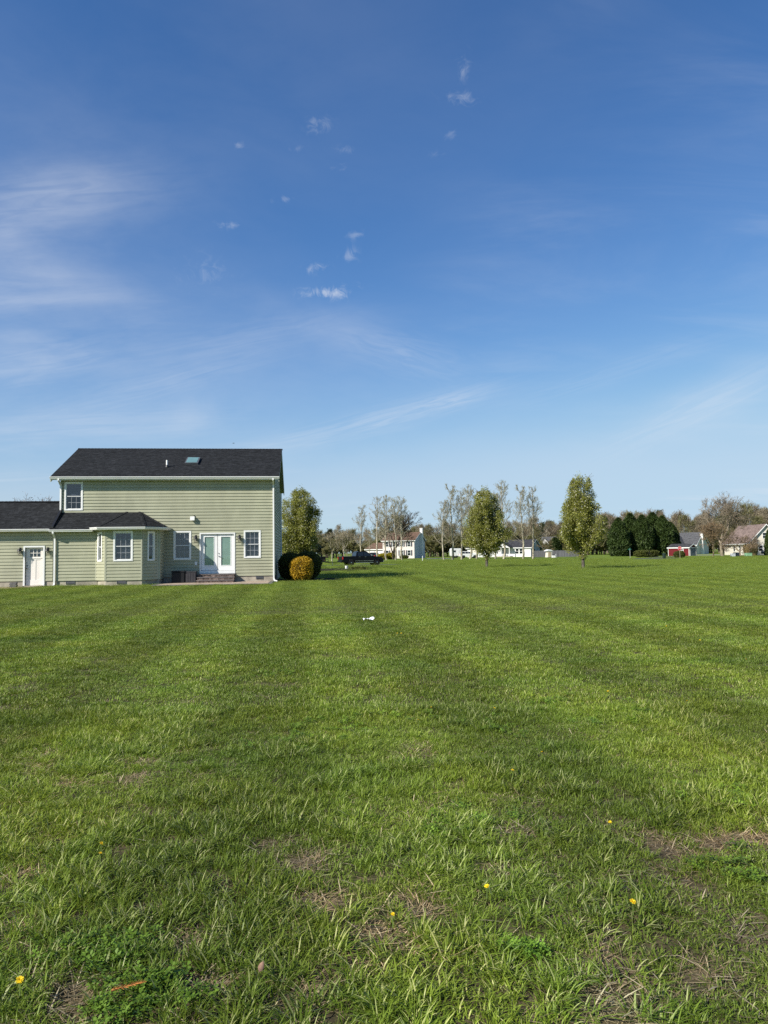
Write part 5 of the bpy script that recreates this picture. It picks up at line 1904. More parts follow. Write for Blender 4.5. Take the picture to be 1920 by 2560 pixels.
def wheel(parent, x, y, r, wd, rim_m):
    w = empty('wheel', (x, y, r), parent=parent)
    MB().lathe([(r * 0.62, -wd / 2), (r * 0.93, -wd / 2), (r, -wd * 0.36), (r, wd * 0.36), (r * 0.93, wd / 2), (r * 0.62, wd / 2)], 20, axis='Y').build('tyre', RUBBER, w)
    s = -1 if y < 0 else 1
    m = MB()
    m.lathe([(r * 0.60, s * wd * 0.28), (r * 0.62, s * wd * 0.47), (r * 0.55, s * wd * 0.50), (r * 0.52, s * wd * 0.40)], 20, axis='Y')
    for k in range(6):
        a = k * PI / 3
        m.hull2([(math.cos(a + q) * r * 0.16, s * wd * 0.36, math.sin(a + q) * r * 0.16) for q in (-0.6, 0.6)] + [(math.cos(a + q) * r * 0.56, s * wd * 0.42, math.sin(a + q) * r * 0.56) for q in (0.16, -0.16)],
                [(math.cos(a + q) * r * 0.16, s * wd * 0.46, math.sin(a + q) * r * 0.16) for q in (-0.6, 0.6)] + [(math.cos(a + q) * r * 0.56, s * wd * 0.48, math.sin(a + q) * r * 0.56) for q in (0.16, -0.16)])
    m.lathe([(r * 0.18, s * wd * 0.3), (r * 0.18, s * wd * 0.5), (r * 0.08, s * wd * 0.54)], 12, axis='Y')
    m.build('rim', rim_m, w)
    return w


def car_body(parent, low, W, m, crown=0.06):
    """side outline extruded across the width, with slightly narrowed shoulders"""
    zt = max(z for _, z in low)
    zb = min(z for _, z in low)
    def ring(s, k):
        return [(x, s * (W / 2 - (k * crown * max(0, (z - zb - 0.45 * (zt - zb)) / (zt - zb)))), z) for x, z in low]
    mb = MB()
    mb.hull2(ring(-1, 1)[::-1], ring(1, 1)[::-1])
    return mb.build('body', m, parent)


def cab(parent, prof_, W0, W1, m, zb, zt):
    def half(z):
        return W0 / 2 + (W1 - W0) / 2 * (z - zb) / (zt - zb)
    mb = MB()
    mb.hull2([(x, -half(z), z) for x, z in prof_][::-1], [(x, half(z), z) for x, z in prof_][::-1])
    mb.build('cab', m, parent)
    return half


def side_glass(parent, half, polys, off=0.006):
    for poly in polys:
        for s in (-1, 1):
            g = MB()
            A = [(x, s * (half(z) + 0.0005), z) for x, z in poly]
            B = [(x, s * (half(z) + off), z) for x, z in poly]
            g.hull2(A, B) if s > 0 else g.hull2(A[::-1], B[::-1])
            g.build('side_window', CAR_GLASS, parent)


def cross_glass(parent, half, x0, z0, x1, z1, name, off=0.008):
    """window across the car between two points of the side outline"""
    d = Vector((x1 - x0, 0, z1 - z0)).normalized()
    n = Vector((-d.z, 0, d.x))
    if n.z < 0:
        n = -n
    A = [Vector((x0, -half(z0) + 0.08, z0)), Vector((x0, half(z0) - 0.08, z0)), Vector((x1, half(z1) - 0.08, z1)), Vector((x1, -half(z1) + 0.08, z1))]
    MB().hull2([p + n * 0.0005 for p in A], [p + n * off for p in A]).build(name, CAR_GLASS, parent)


def pickup(loc, rz, label, paint, rim, name='pickup_truck'):
    t = tag(empty(name, loc, rz), label, 'pickup truck')
    L, W, r = 5.85, 2.0, 0.42
    low = [(0.02, 0.60), (0.0, 0.80), (0.0, 1.24), (0.05, 1.27), (1.95, 1.27), (4.35, 1.27), (5.35, 1.18), (5.68, 1.06), (5.82, 0.86), (5.82, 0.55), (5.70, 0.42), (5.42, 0.42)]
    low += arch(4.92, 0.50, 0.42)[::-1] + arch(1.25, 0.50, 0.42)[::-1] + [(0.20, 0.45)]
    car_body(t, low, W, paint)
    half = cab(t, [(1.92, 1.26), (2.08, 1.84), (2.35, 1.91), (3.30, 1.92), (3.55, 1.86), (4.42, 1.26)], 1.88, 1.52, paint, 1.26, 1.92)
    side_glass(t, half, [[(2.16, 1.30), (2.24, 1.78), (2.98, 1.82), (2.98, 1.30)], [(3.06, 1.30), (3.06, 1.82), (3.42, 1.80), (4.14, 1.30)]])
    cross_glass(t, half, 1.945, 1.35, 2.06, 1.78, 'rear_window')
    cross_glass(t, half, 4.33, 1.32, 3.62, 1.80, 'windshield')
    for s in (-1, 1):
        MB().box(-0.012, s * 0.97 - 0.07, 0.88, 0.10, s * 0.97 + 0.035 * s + 0.06, 1.22).build('tail_light', RED_LENS, t)
        MB().box(5.66, s * 0.80 - 0.16, 0.86, 5.80, s * 0.80 + 0.16, 1.02).build('headlight', CHROME, t)
        mr = MB().cbox(4.02, s * 1.10 - 0.13, 1.30, 4.14, s * 1.10 + 0.13, 1.56, 0.03)
        mr.build('mirror', CHROME if s < 0 else paint, t)
        for hx in (2.30, 3.16):
            MB().box(hx, s * 1.0 - 0.012, 1.16, hx + 0.2, s * 1.0 + 0.012, 1.20).build('door_handle', CHROME, t)
        MB().box(1.85, s * 0.99 - 0.06, 0.36, 4.35, s * 0.99 + 0.06, 0.44).build('side_step', CHROME if rim is CHROME else paint, t)
        MB().box(1.80, s * 1.0 - 0.006, 0.62, 4.40, s * 1.0 + 0.008, 0.67).build('trim_strip', CHROME, t)
    MB().cbox(-0.14, -0.95, 0.48, 0.04, 0.95, 0.68, 0.03).build('rear_bumper', paint, t)
    MB().cbox(5.74, -0.97, 0.46, 5.93, 0.97, 0.72, 0.04).build('front_bumper', CHROME, t)
    MB().box(-0.006, -0.80, 0.74, 0.02, 0.80, 1.22).build('tailgate', paint, t)
    for x in (1.25, 4.92):
        for s in (-1, 1):
            wheel(t, x, s * 0.86, r, 0.27, rim)
    return t


def suv(loc, rz, label, paint, name='parked_car', cat='car', h=1.72):
    t = tag(empty(name, loc, rz), label, cat)
    k = h / 1.72
    low = [(0.05, 0.45), (0.0, 0.7), (0.08, 1.08), (0.35, 1.12), (3.3, 1.10), (4.25, 0.98), (4.55, 0.82), (4.62, 0.5), (4.5, 0.32), (4.18, 0.32)]
    low += arch(3.72, 0.42, 0.34)[::-1] + arch(0.95, 0.42, 0.34)[::-1] + [(0.2, 0.34)]
    car_body(t, low, 1.85, paint)
    half = cab(t, [(0.15, 1.07), (0.50, 1.62 * k), (0.8, 1.70 * k), (2.3, 1.72 * k), (2.6, 1.66 * k), (3.45, 1.07)], 1.74, 1.30, paint, 1.07, 1.72 * k)
    top = 1.58 * k
    side_glass(t, half, [[(0.42, 1.14), (0.66, top), (1.30, top + 0.03), (1.30, 1.14)], [(1.37, 1.14), (1.37, top + 0.03), (2.05, top + 0.03), (2.05, 1.14)], [(2.12, 1.14), (2.12, top + 0.03), (2.45, top), (3.12, 1.14)]])
    cross_glass(t, half, 0.22, 1.18, 0.45, 1.52 * k, 'rear_window')
    cross_glass(t, half, 3.32, 1.16, 2.68, 1.58 * k, 'windshield')
    for s in (-1, 1):
        MB().box(0.0, s * 0.78 - 0.1, 0.82, 0.12, s * 0.78 + 0.1, 1.05).build('tail_light', RED_LENS, t)
        MB().box(4.40, s * 0.68 - 0.18, 0.72, 4.60, s * 0.68 + 0.18, 0.86).build('headlight', CHROME, t)
        MB().cbox(2.95, s * 0.99 - 0.09, 1.12, 3.05, s * 0.99 + 0.09, 1.27, 0.02).build('mirror', paint, t)
    for x in (0.95, 3.72):
        for s in (-1, 1):
            wheel(t, x, s * 0.80, 0.34, 0.22, CHROME)
    return t


pickup(spot(850.5, 92), RAD(21), 'black crew-cab pickup facing right with a trailer hitched behind', PAINT_BLACK, CHROME).scale = (0.95, 0.95, 0.95)

# trailer with a mower on it
tr = tag(empty('utility_trailer', spot(850.5, 92) + Vector((-0.75, -0.32, 0)), RAD(21)), 'low black utility trailer behind the black pickup', 'trailer')
MB().box(-3.3, -0.8, 0.52, -1.0, 0.8, 0.58).build('deck', mat('weathered_planks', (0.10, 0.085, 0.07), 0.9, 0.3, 6, stretch=(0.3, 3, 1)), tr)
rl = MB()
for s in (-0.8, 0.8):
    for z in (0.60, 0.86):
        rl.bar([(-3.3, s, z), (-1.0, s, z)], 0.05, 0.05)
    for x in (-3.28, -2.5, -1.75, -1.02):
        rl.bar([(x, s, 0.5), (x, s, 0.86)], 0.05, 0.05)
rl.bar([(-1.02, -0.8, 0.86), (-1.02, 0.8, 0.86)], 0.05, 0.05)
rl.build('rail', BLACK, tr)
MB().path([(-1.0, -0.6, 0.48), (0.2, 0, 0.5)], 0.04, 6).path([(-1.0, 0.6, 0.48), (0.2, 0, 0.5)], 0.04, 6).path([(0.1, 0, 0.5), (0.55, 0, 0.5)], 0.045, 6).build('tongue', BLACK, tr)
MB().path([(-0.15, 0.18, 0.0), (-0.15, 0.18, 0.62)], 0.03, 6).build('jack', STEEL, tr)
for s in (-1, 1):
    wheel(tr, -2.2, s * 0.95, 0.30, 0.18, mat('white_steel_rim', (0.7, 0.7, 0.68), 0.4, 0.05))
    MB().hull2([(x, s * 0.95 - 0.12, z) for x, z in arch(-2.2, 0.37, 0.32, 8)] , [(x, s * 0.95 + 0.12, z) for x, z in arch(-2.2, 0.37, 0.32, 8)]).build('fender', BLACK, tr)
mw = tag(empty('riding_mower', spot(850.5, 92) + Vector((-2.75, -1.08, 0.58)), RAD(21)), 'riding mower on the trailer, half hidden by the round bush', 'mower')
MB().cbox(0.25, -0.26, 0.22, 0.95, 0.26, 0.66, 0.06).build('bonnet', PAINT_BLACK, mw)
MB().cbox(-0.55, -0.42, 0.30, 0.25, 0.42, 0.42, 0.03).build('floor_pan', PLASTIC_GREY, mw)
MB().cbox(-0.50, -0.24, 0.46, -0.02, 0.24, 0.56, 0.03).cbox(-0.56, -0.24, 0.565, -0.44, 0.24, 0.92, 0.03).build('seat', mat('tan_vinyl', (0.35, 0.28, 0.19), 0.6, 0.1), mw)
MB().path([(0.30, 0, 0.66), (0.12, 0, 0.86)], 0.02, 6).path([(0.12 + 0.02 * math.cos(i * PI / 4), 0.17 * math.sin(i * PI / 4), 0.87 + 0.12 * math.cos(i * PI / 4)) for i in range(9)], 0.015, 6).build('steering_wheel', BLACK, mw)
for x, r_ in ((-0.35, 0.26), (0.72, 0.18)):
    for s in (-1, 1):
        wheel(mw, x, s * 0.42, r_, 0.18, mat('yellow_rim', (0.5, 0.36, 0.03), 0.5, 0.05))

# ------------------------------------------------------------------ far houses
W_CREAM = mat('cream_vinyl', (0.66, 0.61, 0.52), 0.7, 0.05, 1)
W_PINK = mat('pinkish_white_vinyl', (0.66, 0.58, 0.54), 0.7, 0.05, 1)
W_GREY = mat('grey_box_shaded_gable', (0.50, 0.52, 0.56), 0.7, 0.05, 1)  # own grey of a utility box; on gables, shade painted as wall colour
W_WHITE = mat('white_vinyl', (0.74, 0.73, 0.71), 0.7, 0.04, 1)
W_TAN = mat('tan_vinyl_wall', (0.55, 0.43, 0.29), 0.7, 0.06, 1)
R_BROWN = mat('brown_roof', (0.165, 0.105, 0.075), 0.9, 0.2, 2, 0.1)
R_GREY = mat('grey_roof', (0.10, 0.10, 0.105), 0.9, 0.2, 2, 0.1)
R_DARK = mat('dark_roof', (0.055, 0.055, 0.06), 0.9, 0.2, 2, 0.1)
R_TAUPE = mat('taupe_roof', (0.22, 0.165, 0.145), 0.9, 0.2, 2, 0.1)
RED_BOARD = mat('barn_red', (0.135, 0.013, 0.018), 0.7, 0.12, 3, 0.2, stretch=(3, 3, 0.3))
SHED_DOOR = mat('slate_door', (0.13, 0.16, 0.20), 0.6, 0.06, 1.5)


def far_house(name, corner, rz, w, d, h, rise, wall_m, roof_m, label, cat='house', front=(), side=(), doors=(), over=0.35, chimney=None, trim=None, shutters=None, gable_m=None):
    """gabled block; corner = right-hand front corner on the ground; ridge runs along the front"""
    ex = Vector((math.cos(rz), math.sin(rz), 0))
    t = tag(empty(name, corner - ex * w, rz), label, cat)
    trim = trim or WHITE
    MB().box(0.02, 0.02, -0.2, w - 0.02, d, h).build('wall', wall_m, t)
    for x in (0.0, w - 0.03):
        MB().hull2([(x, 0.0, 0.0), (x, d, 0.0), (x, d, h), (x, d / 2, h + rise), (x, 0.0, h)][::-1], [(x + 0.03, 0.0, 0.0), (x + 0.03, d, 0.0), (x + 0.03, d, h), (x + 0.03, d / 2, h + rise), (x + 0.03, 0.0, h)][::-1]).build('gable_wall', gable_m or wall_m, t)
    k = rise / (d / 2)
    rf = MB()
    rf.slab([(-over, -over, h - over * k + 0.12), (w + over, -over, h - over * k + 0.12), (w + over, d / 2, h + rise + 0.12), (-over, d / 2, h + rise + 0.12)], 0.10)
    rf.slab([(-over, d / 2, h + rise + 0.12), (w + over, d / 2, h + rise + 0.12), (w + over, d + over, h - over * k + 0.12), (-over, d + over, h - over * k + 0.12)], 0.10)
    roof_o = rf.build('roof', roof_m, t)
    MB().box(-over, -over - 0.03, h - over * k - 0.10, w + over, -over, h - over * k + 0.10).build('fascia', trim, t)
    for s, x in ((1, w + over), (-1, -over)):
        rk = MB()
        for (ya, za, yb, zb) in ((-over, h - over * k, d / 2, h + rise), (d / 2, h + rise, d + over, h - over * k)):
            rk.hull2([(x, ya, za - 0.14), (x, yb, zb - 0.14), (x, yb, zb + 0.09), (x, ya, za + 0.09)], [(x + 0.04 * s, ya, za - 0.14), (x + 0.04 * s, yb, zb - 0.14), (x + 0.04 * s, yb, zb + 0.09), (x + 0.04 * s, ya, za + 0.09)])
        rk.build('rake_board', trim, t)
    def win(fr, x0, x1, z0, z1):
        wd_ = empty('window', parent=t)
        m = MB()
        c = 0.10
        fr.box(m, x0 - c, 0.0, z0 - c, x0, 0.05, z1 + c)
        fr.box(m, x1, 0.0, z0 - c, x1 + c, 0.05, z1 + c)
        fr.box(m, x0, 0.0, z1, x1, 0.05, z1 + c)
        fr.box(m, x0, 0.0, z0 - c, x1, 0.05, z0)
        fr.box(m, x0, 0.0, (z0 + z1) / 2 - 0.03, x1, 0.035, (z0 + z1) / 2 + 0.03)
        m.build('frame', trim, wd_)
        p = MB()
        fr.box(p, x0, 0.002, z0, x1, 0.02, z1)
        p.build('pane', CAR_GLASS, wd_)
        if shutters:
            for a, b in ((x0 - c - 0.38, x0 - c - 0.01), (x1 + c + 0.01, x1 + c + 0.38)):
                q = MB()
                fr.box(q, a, 0.0, z0 - 0.05, b, 0.04, z1 + 0.05)
                q.build('shutter', shutters, wd_)
    FR = Frame((0, 0, 0), (1, 0, 0), (0, -1, 0))
    SD = Frame((w, 0, 0), (0, 1, 0), (1, 0, 0))
    for q in front:
        win(FR, *q)
    for q in side:
        win(SD, *q)
    for (fr_, x0, x1, z1, m_, nm) in [(FR if q[0] == 'f' else SD, *q[1:]) for q in doors]:
        q = MB()
        fr_.box(q, x0, 0.0, 0.0, x1, 0.05, z1)
        dd = q.build(nm, m_, t)
        q = MB()
        fr_.box(q, x0 - 0.12, 0.0, 0.0, x0, 0.07, z1 + 0.12)
        fr_.box(q, x1, 0.0, 0.0, x1 + 0.12, 0.07, z1 + 0.12)
        fr_.box(q, x0, 0.0, z1, x1, 0.07, z1 + 0.12)
        q.build('frame', trim, dd)
    if chimney:
        cx, cy, cw, top, cm = chimney
        MB().box(cx - cw / 2, cy - cw / 2, 0, cx + cw / 2, cy + cw / 2, top).box(cx - cw / 2 - 0.08, cy - cw / 2 - 0.08, top, cx + cw / 2 + 0.08, cy + cw / 2 + 0.08, top + 0.12).build('chimney', cm, t)
    return t


SHUT = mat('dark_shutter', (0.03, 0.035, 0.05), 0.6, 0.1)
hA = far_house('house', spot(1036, 198), RAD(-22), 9.4, 9.0, 5.0, 2.2, W_PINK, R_BROWN, 'tan two-storey house with brown roof and white chimney behind the poplars', front=[
    (0.9, 1.8, 3.3, 4.5), (3.0, 3.9, 3.3, 4.5), (5.2, 6.1, 3.3, 4.5), (7.4, 8.3, 3.3, 4.5), (0.9, 1.8, 0.8, 2.2), (5.2, 6.1, 0.8, 2.2), (7.4, 8.3, 0.8, 2.2)],
    doors=[('f', 3.0, 4.0, 2.2, mat('dark_front_door', (0.03, 0.025, 0.03), 0.5), 'door')], chimney=(9.75, 5.2, 0.75, 8.3, W_WHITE), shutters=SHUT, gable_m=W_GREY)  # grey gables: shade of the side wall put into its colour
ga = empty('garage', parent=hA)
MB().box(-5.4, 0.8, -0.2, -0.02, 7.0, 2.7).build('garage_wall', W_PINK, hA)
MB().slab([(-5.8, 0.4, 2.65), (0.0, 0.4, 2.65), (0.0, 4.0, 4.5), (-4.4, 4.0, 4.5)], 0.1).slab([(-4.4, 4.0, 4.5), (0.0, 4.0, 4.5), (0.0, 7.4, 2.65), (-5.8, 7.4, 2.65)], 0.1).slab([(-5.8, 7.4, 2.65), (-5.8, 0.4, 2.65), (-4.4, 4.0, 4.5)], 0.1).build('garage_roof', R_BROWN, hA)
MB().box(-5.8, 0.36, 2.42, 0.0, 0.40, 2.64).build('garage_fascia', WHITE, hA)
for x in (-5.1, -2.6):
    MB().box(x, 0.74, 0.0, x + 2.3, 0.8, 2.15).build('garage_door', W_WHITE, hA)
bpy.data.objects.remove(ga)

hB = far_house('house', spot(1327, 200), RAD(-29), 18.9, 8.6, 2.65, 2.1, W_WHITE, R_DARK, 'long white single-storey house with dark roof and gabled porch', front=[
    (14.6, 15.4, 0.9, 2.2), (15.7, 16.5, 0.9, 2.2), (6.2, 7.1, 0.9, 2.2), (8.4, 9.3, 0.9, 2.2)], side=[(3.0, 4.0, 0.9, 2.2)],
    doors=[('f', 10.9, 11.8, 2.15, mat('blue_grey_door', (0.10, 0.12, 0.16), 0.5), 'door'), ('f', 1.0, 3.6, 2.2, W_CREAM, 'garage_door')], gable_m=W_GREY)  # gable ends greyed to paint in the shaded side
MB().slab([(9.3, -2.4, 2.75), (11.55, -2.4, 3.95), (11.55, 2.0, 3.95), (9.3, 2.0, 2.75)][::1], 0.1).slab([(11.55, -2.4, 3.95), (13.8, -2.4, 2.75), (13.8, 2.0, 2.75), (11.55, 2.0, 3.95)], 0.1).build('porch_roof', R_DARK, hB)
MB().hull2([(9.5, -2.3, 2.6), (13.6, -2.3, 2.6), (11.55, -2.3, 3.78)], [(9.5, -2.2, 2.6), (13.6, -2.2, 2.6), (11.55, -2.2, 3.78)]).build('porch_gable', W_WHITE, hB)
for x in (9.6, 11.0, 13.4):
    MB().box(x, -2.3, 0.0, x + 0.16, -2.14, 2.6).build('porch_column', WHITE, hB)
MB().box(9.4, -2.3, 0.0, 13.7, 0.0, 0.22).build('porch_floor', CONCRETE, hB)
MB().box(9.76, -2.27, 0.62, 10.98, -2.2, 0.7).box(11.18, -2.27, 0.62, 13.38, -2.2, 0.7).build('porch_rail', WHITE, hB)

hC = far_house('house', spot(1425, 242), RAD(-28), 10.0, 8.0, 4.0, 2.3, W_TAN, R_GREY, 'cream house with grey roof behind the grey fence', front=[(1.2, 2.2, 1.0, 2.3), (7.0, 8.4, 2.2, 3.5), (4.2, 5.0, 2.2, 3.4)],
               chimney=(6.6, 4.2, 0.8, 8.2, W_WHITE))
MB().hull2([(0.2, -0.6, 0.0), (3.4, -0.6, 0.0), (3.4, -0.6, 3.6), (1.8, -0.6, 5.6), (0.2, -0.6, 3.6)], [(0.2, 0.0, 0.0), (3.4, 0.0, 0.0), (3.4, 0.0, 3.6), (1.8, 0.0, 5.6), (0.2, 0.0, 3.6)]).build('front_gable', W_WHITE, hC)
hD = far_house('house', spot(1741, 215), RAD(-45), 8.5, 9.5, 2.9, 3.6, W_CREAM, R_GREY, 'house with big slate grey roof behind the red shed', front=[(1.0, 2.0, 0.9, 2.1), (5.0, 6.2, 0.9, 2.1)], chimney=(8.9, 3.6, 0.8, 6.2, W_WHITE))
MB().hull2([(0.6, -2.0, 0.0), (5.2, -2.0, 0.0), (5.2, -2.0, 2.9), (2.9, -2.0, 5.3), (0.6, -2.0, 2.9)], [(0.6, 1.0, 0.0), (5.2, 1.0, 0.0), (5.2, 1.0, 2.9), (2.9, 1.0, 5.3), (0.6, 1.0, 2.9)]).build('front_gable', W_CREAM, hD)
MB().slab([(0.3, -2.3, 2.75), (2.9, -2.3, 5.42), (2.9, 3.0, 5.42), (0.3, 3.0, 2.75)], 0.09).slab([(2.9, -2.3, 5.42), (5.5, -2.3, 2.75), (5.5, 3.0, 2.75), (2.9, 3.0, 5.42)], 0.09).build('front_gable_roof', R_GREY, hD)
far_house('house', spot(1874, 162), RAD(-94), 14.0, 7.4, 3.0, 3.9, W_CREAM, R_TAUPE, 'cream house with steep white-edged gable at the right edge', front=[(8.6, 9.5, 0.9, 2.2), (5.4, 6.3, 0.9, 2.2)], side=[(3.0, 4.2, 3.8, 5.0), (2.0, 2.9, 0.9, 2.2)], over=0.45)
sh = far_house('shed', spot(1723, 166), RAD(-58), 5.6, 2.8, 1.95, 0.75, RED_BOARD, R_DARK, 'long barn-red garden shed with white corners and grey door', 'shed', over=0.16,
               doors=[('s', 0.35, 2.45, 1.85, SHED_DOOR, 'door')], front=[(3.55, 4.05, 0.95, 1.55)])
for x in (0.0, 5.5):
    MB().box(x, -0.02, 0.0, x + 0.1, 0.02, 1.95).build('corner_board', WHITE, sh)

# fence
fe = tag(empty('fence', spot(1329, 178), RAD(-2)), 'tall grey board fence between the white house and the tall pear tree', 'fence')
FENCE = mat('grey_fence_board', (0.145, 0.145, 0.155), 0.8, 0.12, 2.0, 0.2, stretch=(4, 1, 0.4), tint=0.25)
fx = 0.0
for i in range(8):
    MB().box(fx - 0.06, -0.06, 0, fx + 0.06, 0.06, 1.75).build('post', FENCE, fe)
    pn = MB()
    for j in range(11):
        a = fx + 0.075 + j * 0.132
        pn.box(a, -0.02 + 0.008 * (j % 2), 0.06, a + 0.126, 0.012, 1.62, rng.random())
    pn.box(fx + 0.07, 0.013, 0.3, fx + 1.52, 0.05, 0.4).box(fx + 0.07, 0.013, 1.3, fx + 1.52, 0.05, 1.4)
    o = pn.build('panel', FENCE, fe)
    fx += 1.6
ps_ = tag(empty('playhouse', spot(1371, 176), RAD(18)), 'narrow cream garden hut with a white curved roof by the grey fence', 'hut')
MB().hull2([(-0.55, -0.5, 0.0), (0.75, -0.5, 0.0), (0.75, -0.5, 1.55), (-0.4, -0.5, 1.5)], [(-0.55, 0.6, 0.0), (0.75, 0.6, 0.0), (0.75, 0.6, 1.55), (-0.4, 0.6, 1.5)]).build('wall', W_CREAM, ps_)
MB().hull2([(-0.9 + 1.9 * i / 8, -0.6, 1.5 + 0.4 * math.sin(PI * i / 8)) for i in range(9)], [(-0.9 + 1.9 * i / 8, 0.7, 1.5 + 0.4 * math.sin(PI * i / 8)) for i in range(9)]).build('roof', WHITE, ps_)
MB().box(-0.3, -0.53, 0.05, 0.4, -0.5, 1.3).build('door', W_TAN, ps_)

# camper, cars at the far houses
cp = tag(empty('camper_trailer', spot(1139, 192), RAD(8)), 'white box trailer parked behind the poplars', 'trailer')
prof_c = [(-1.3, 0.5), (1.2, 0.5), (1.35, 0.8), (1.35, 2.1), (1.1, 2.55), (-1.1, 2.55), (-1.4, 2.3), (-1.4, 0.8)]
MB().hull2([(x, -1.1, z) for x, z in prof_c], [(x, 1.1, z) for x, z in prof_c]).build('body', PAINT_WHITE, cp)
MB().box(0.2, -1.13, 0.6, 0.85, -1.1, 2.2).build('door', W_WHITE, cp)
MB().box(-0.9, -1.12, 1.5, -0.2, -1.1, 2.0).build('window', CAR_GLASS, cp)
for s in (-1, 1):
    wheel(cp, 0.0, s * 1.0, 0.34, 0.2, CHROME)
suv(spot(1148, 180), RAD(6), 'white car parked in front of the white box trailer', PAINT_WHITE)
pickup(spot(1172, 186), RAD(-8), 'white pickup parked left of the round pear tree trunk', PAINT_WHITE, STEEL)
suv(spot(929, 178), RAD(70), 'dark car in front of the tan garage, seen over the pickup bonnet', PAINT_BLACK)
suv(spot(1962, 157), RAD(176), 'dark blue car nosing in from the right edge of the picture', PAINT_NAVY, h=2.05)

# ------------------------------------------------------------------ street furniture
ss = tag(empty('stop_sign', spot(1699.5, 123)), 'red octagonal stop sign on a thin post in front of a shrub', 'road sign')
MB().box(-0.035, -0.02, -0.1, 0.035, 0.02, 2.05).build('post', mat('galvanised_post', (0.33, 0.28, 0.2), 0.6, 0.1), ss)
o8 = [(0.36 * math.cos(PI / 8 + i * PI / 4), 0.36 * math.sin(PI / 8 + i * PI / 4)) for i in range(8)]
MB().hull2([(x, -0.024, 1.72 + z) for x, z in o8], [(x, -0.032, 1.72 + z) for x, z in o8]).build('border', WHITE, ss)
MB().hull2([(x * 0.93, -0.0325, 1.72 + z * 0.93) for x, z in o8], [(x * 0.93, -0.036, 1.72 + z * 0.93) for x, z in o8]).build('plate', mat('sign_red', (0.50, 0.012, 0.022), 0.5, 0.03), ss)
fc = bpy.data.curves.new('lettering', 'FONT')
fc.body = 'STOP'
fc.size = 0.30
fc.align_x, fc.align_y = 'CENTER', 'CENTER'
fc.extrude = 0.001
fc.materials.append(WHITE)
fo = bpy.data.objects.new('lettering', fc)
COL.objects.link(fo)
bpy.context.view_layer.update()
fm_ = bpy.data.meshes.new_from_object(fo.evaluated_get(bpy.context.evaluated_depsgraph_get()))
bpy.data.objects.remove(fo)
link('lettering', fm_, ss, loc=(0, -0.039, 1.72), rot=(PI / 2, 0, 0))
gs = tag(empty('street_sign', spot(1575, 131)), 'green street name sign on a pale post left of the clipped hedge', 'road sign')
MB().tube((0, 0, -0.1), (0, 0, 1.75), 0.03, n=8).build('post', mat('pale_post', (0.45, 0.45, 0.43), 0.5, 0.05), gs)
MB().box(-0.34, -0.012, 1.55, 0.30, 0.012, 1.72).build('plate', mat('sign_green', (0.01, 0.11, 0.075), 0.5, 0.05), gs)
MB().box(-0.012, -0.3, 1.73, 0.012, 0.3, 1.88).build('cross_plate', mat('sign_green', (0.01, 0.11, 0.075), 0.5, 0.05), gs)
bn = tag(empty('trash_bin', spot(1660, 119)), 'dark green bin standing at the end of the side street', 'bin')
MB().lathe([(0.20, 0.0), (0.24, 0.05), (0.27, 0.75), (0.28, 0.78)], 14).build('body', mat('dark_green_plastic', (0.015, 0.03, 0.022), 0.5, 0.1), bn)
MB().lathe([(0.29, 0.781), (0.29, 0.82), (0.2, 0.90), (0.06, 0.93)], 14).build('lid', mat('dark_green_plastic', (0.015, 0.03, 0.022), 0.5, 0.1), bn)
mk = tag(empty('marker_post', spot(1056, 130)), 'short white marker post alone on the lawn right of the tan house', 'post')
MB().box(-0.05, -0.05, -0.1, 0.05, 0.05, 0.90).build('shaft', WHITE, mk)
MB().hull2([(-0.05, -0.05, 0.901), (0.05, -0.05, 0.901), (0.05, 0.05, 0.901), (-0.05, 0.05, 0.901)], [(-0.01, -0.01, 0.95), (0.01, -0.01, 0.95), (0.01, 0.01, 0.95), (-0.01, 0.01, 0.95)]).build('cap', WHITE, mk)
mk = tag(empty('marker_post', spot(1389.5, 168)), 'white pipe post in front of the grey fence', 'post')
MB().tube((0, 0, -0.1), (0, 0, 0.75), 0.05, n=8).build('shaft', WHITE, mk)
MB().lathe([(0.06, 0.75), (0.06, 0.80), (0.03, 0.83)], 8).build('cap', WHITE, mk)


def box_unit(name, u, Y, w, d, h, m, label, cat):
    t = tag(empty(name, spot(u, Y), 0.1), label, cat)
    MB().cbox(-w / 2, -d / 2, 0.03, w / 2, d / 2, h * 0.86, 0.02).build('cabinet', m, t)
    MB().cbox(-w / 2 - 0.03, -d / 2 - 0.03, h * 0.86 + 0.001, w / 2 + 0.03, d / 2 + 0.03, h, 0.03).build('lid', m, t)
    MB().box(-w / 2 - 0.08, -d / 2 - 0.08, -0.1, w / 2 + 0.08, d / 2 + 0.08, 0.029).build('pad', CONCRETE, t)


box_unit('utility_box', 1383.5, 166, 0.70, 0.5, 0.5, W_WHITE, 'low white utility box in front of the grey fence', 'utility box')
box_unit('transformer_box', 1870.5, 145, 1.1, 0.9, 0.62, mat('pale_green_paint', (0.22, 0.40, 0.24), 0.6, 0.06), 'pale green transformer box in front of the straw-coloured ornamental grass', 'utility box')
box_unit('utility_box', 1832, 140, 0.75, 0.6, 0.62, W_GREY, 'pale grey utility box under the low crabapple', 'utility box')
box_unit('air_conditioner', 1841, 146, 0.9, 0.8, 0.75, VENT_GREY, 'dark grey box right of the pale grey utility box', 'utility box')

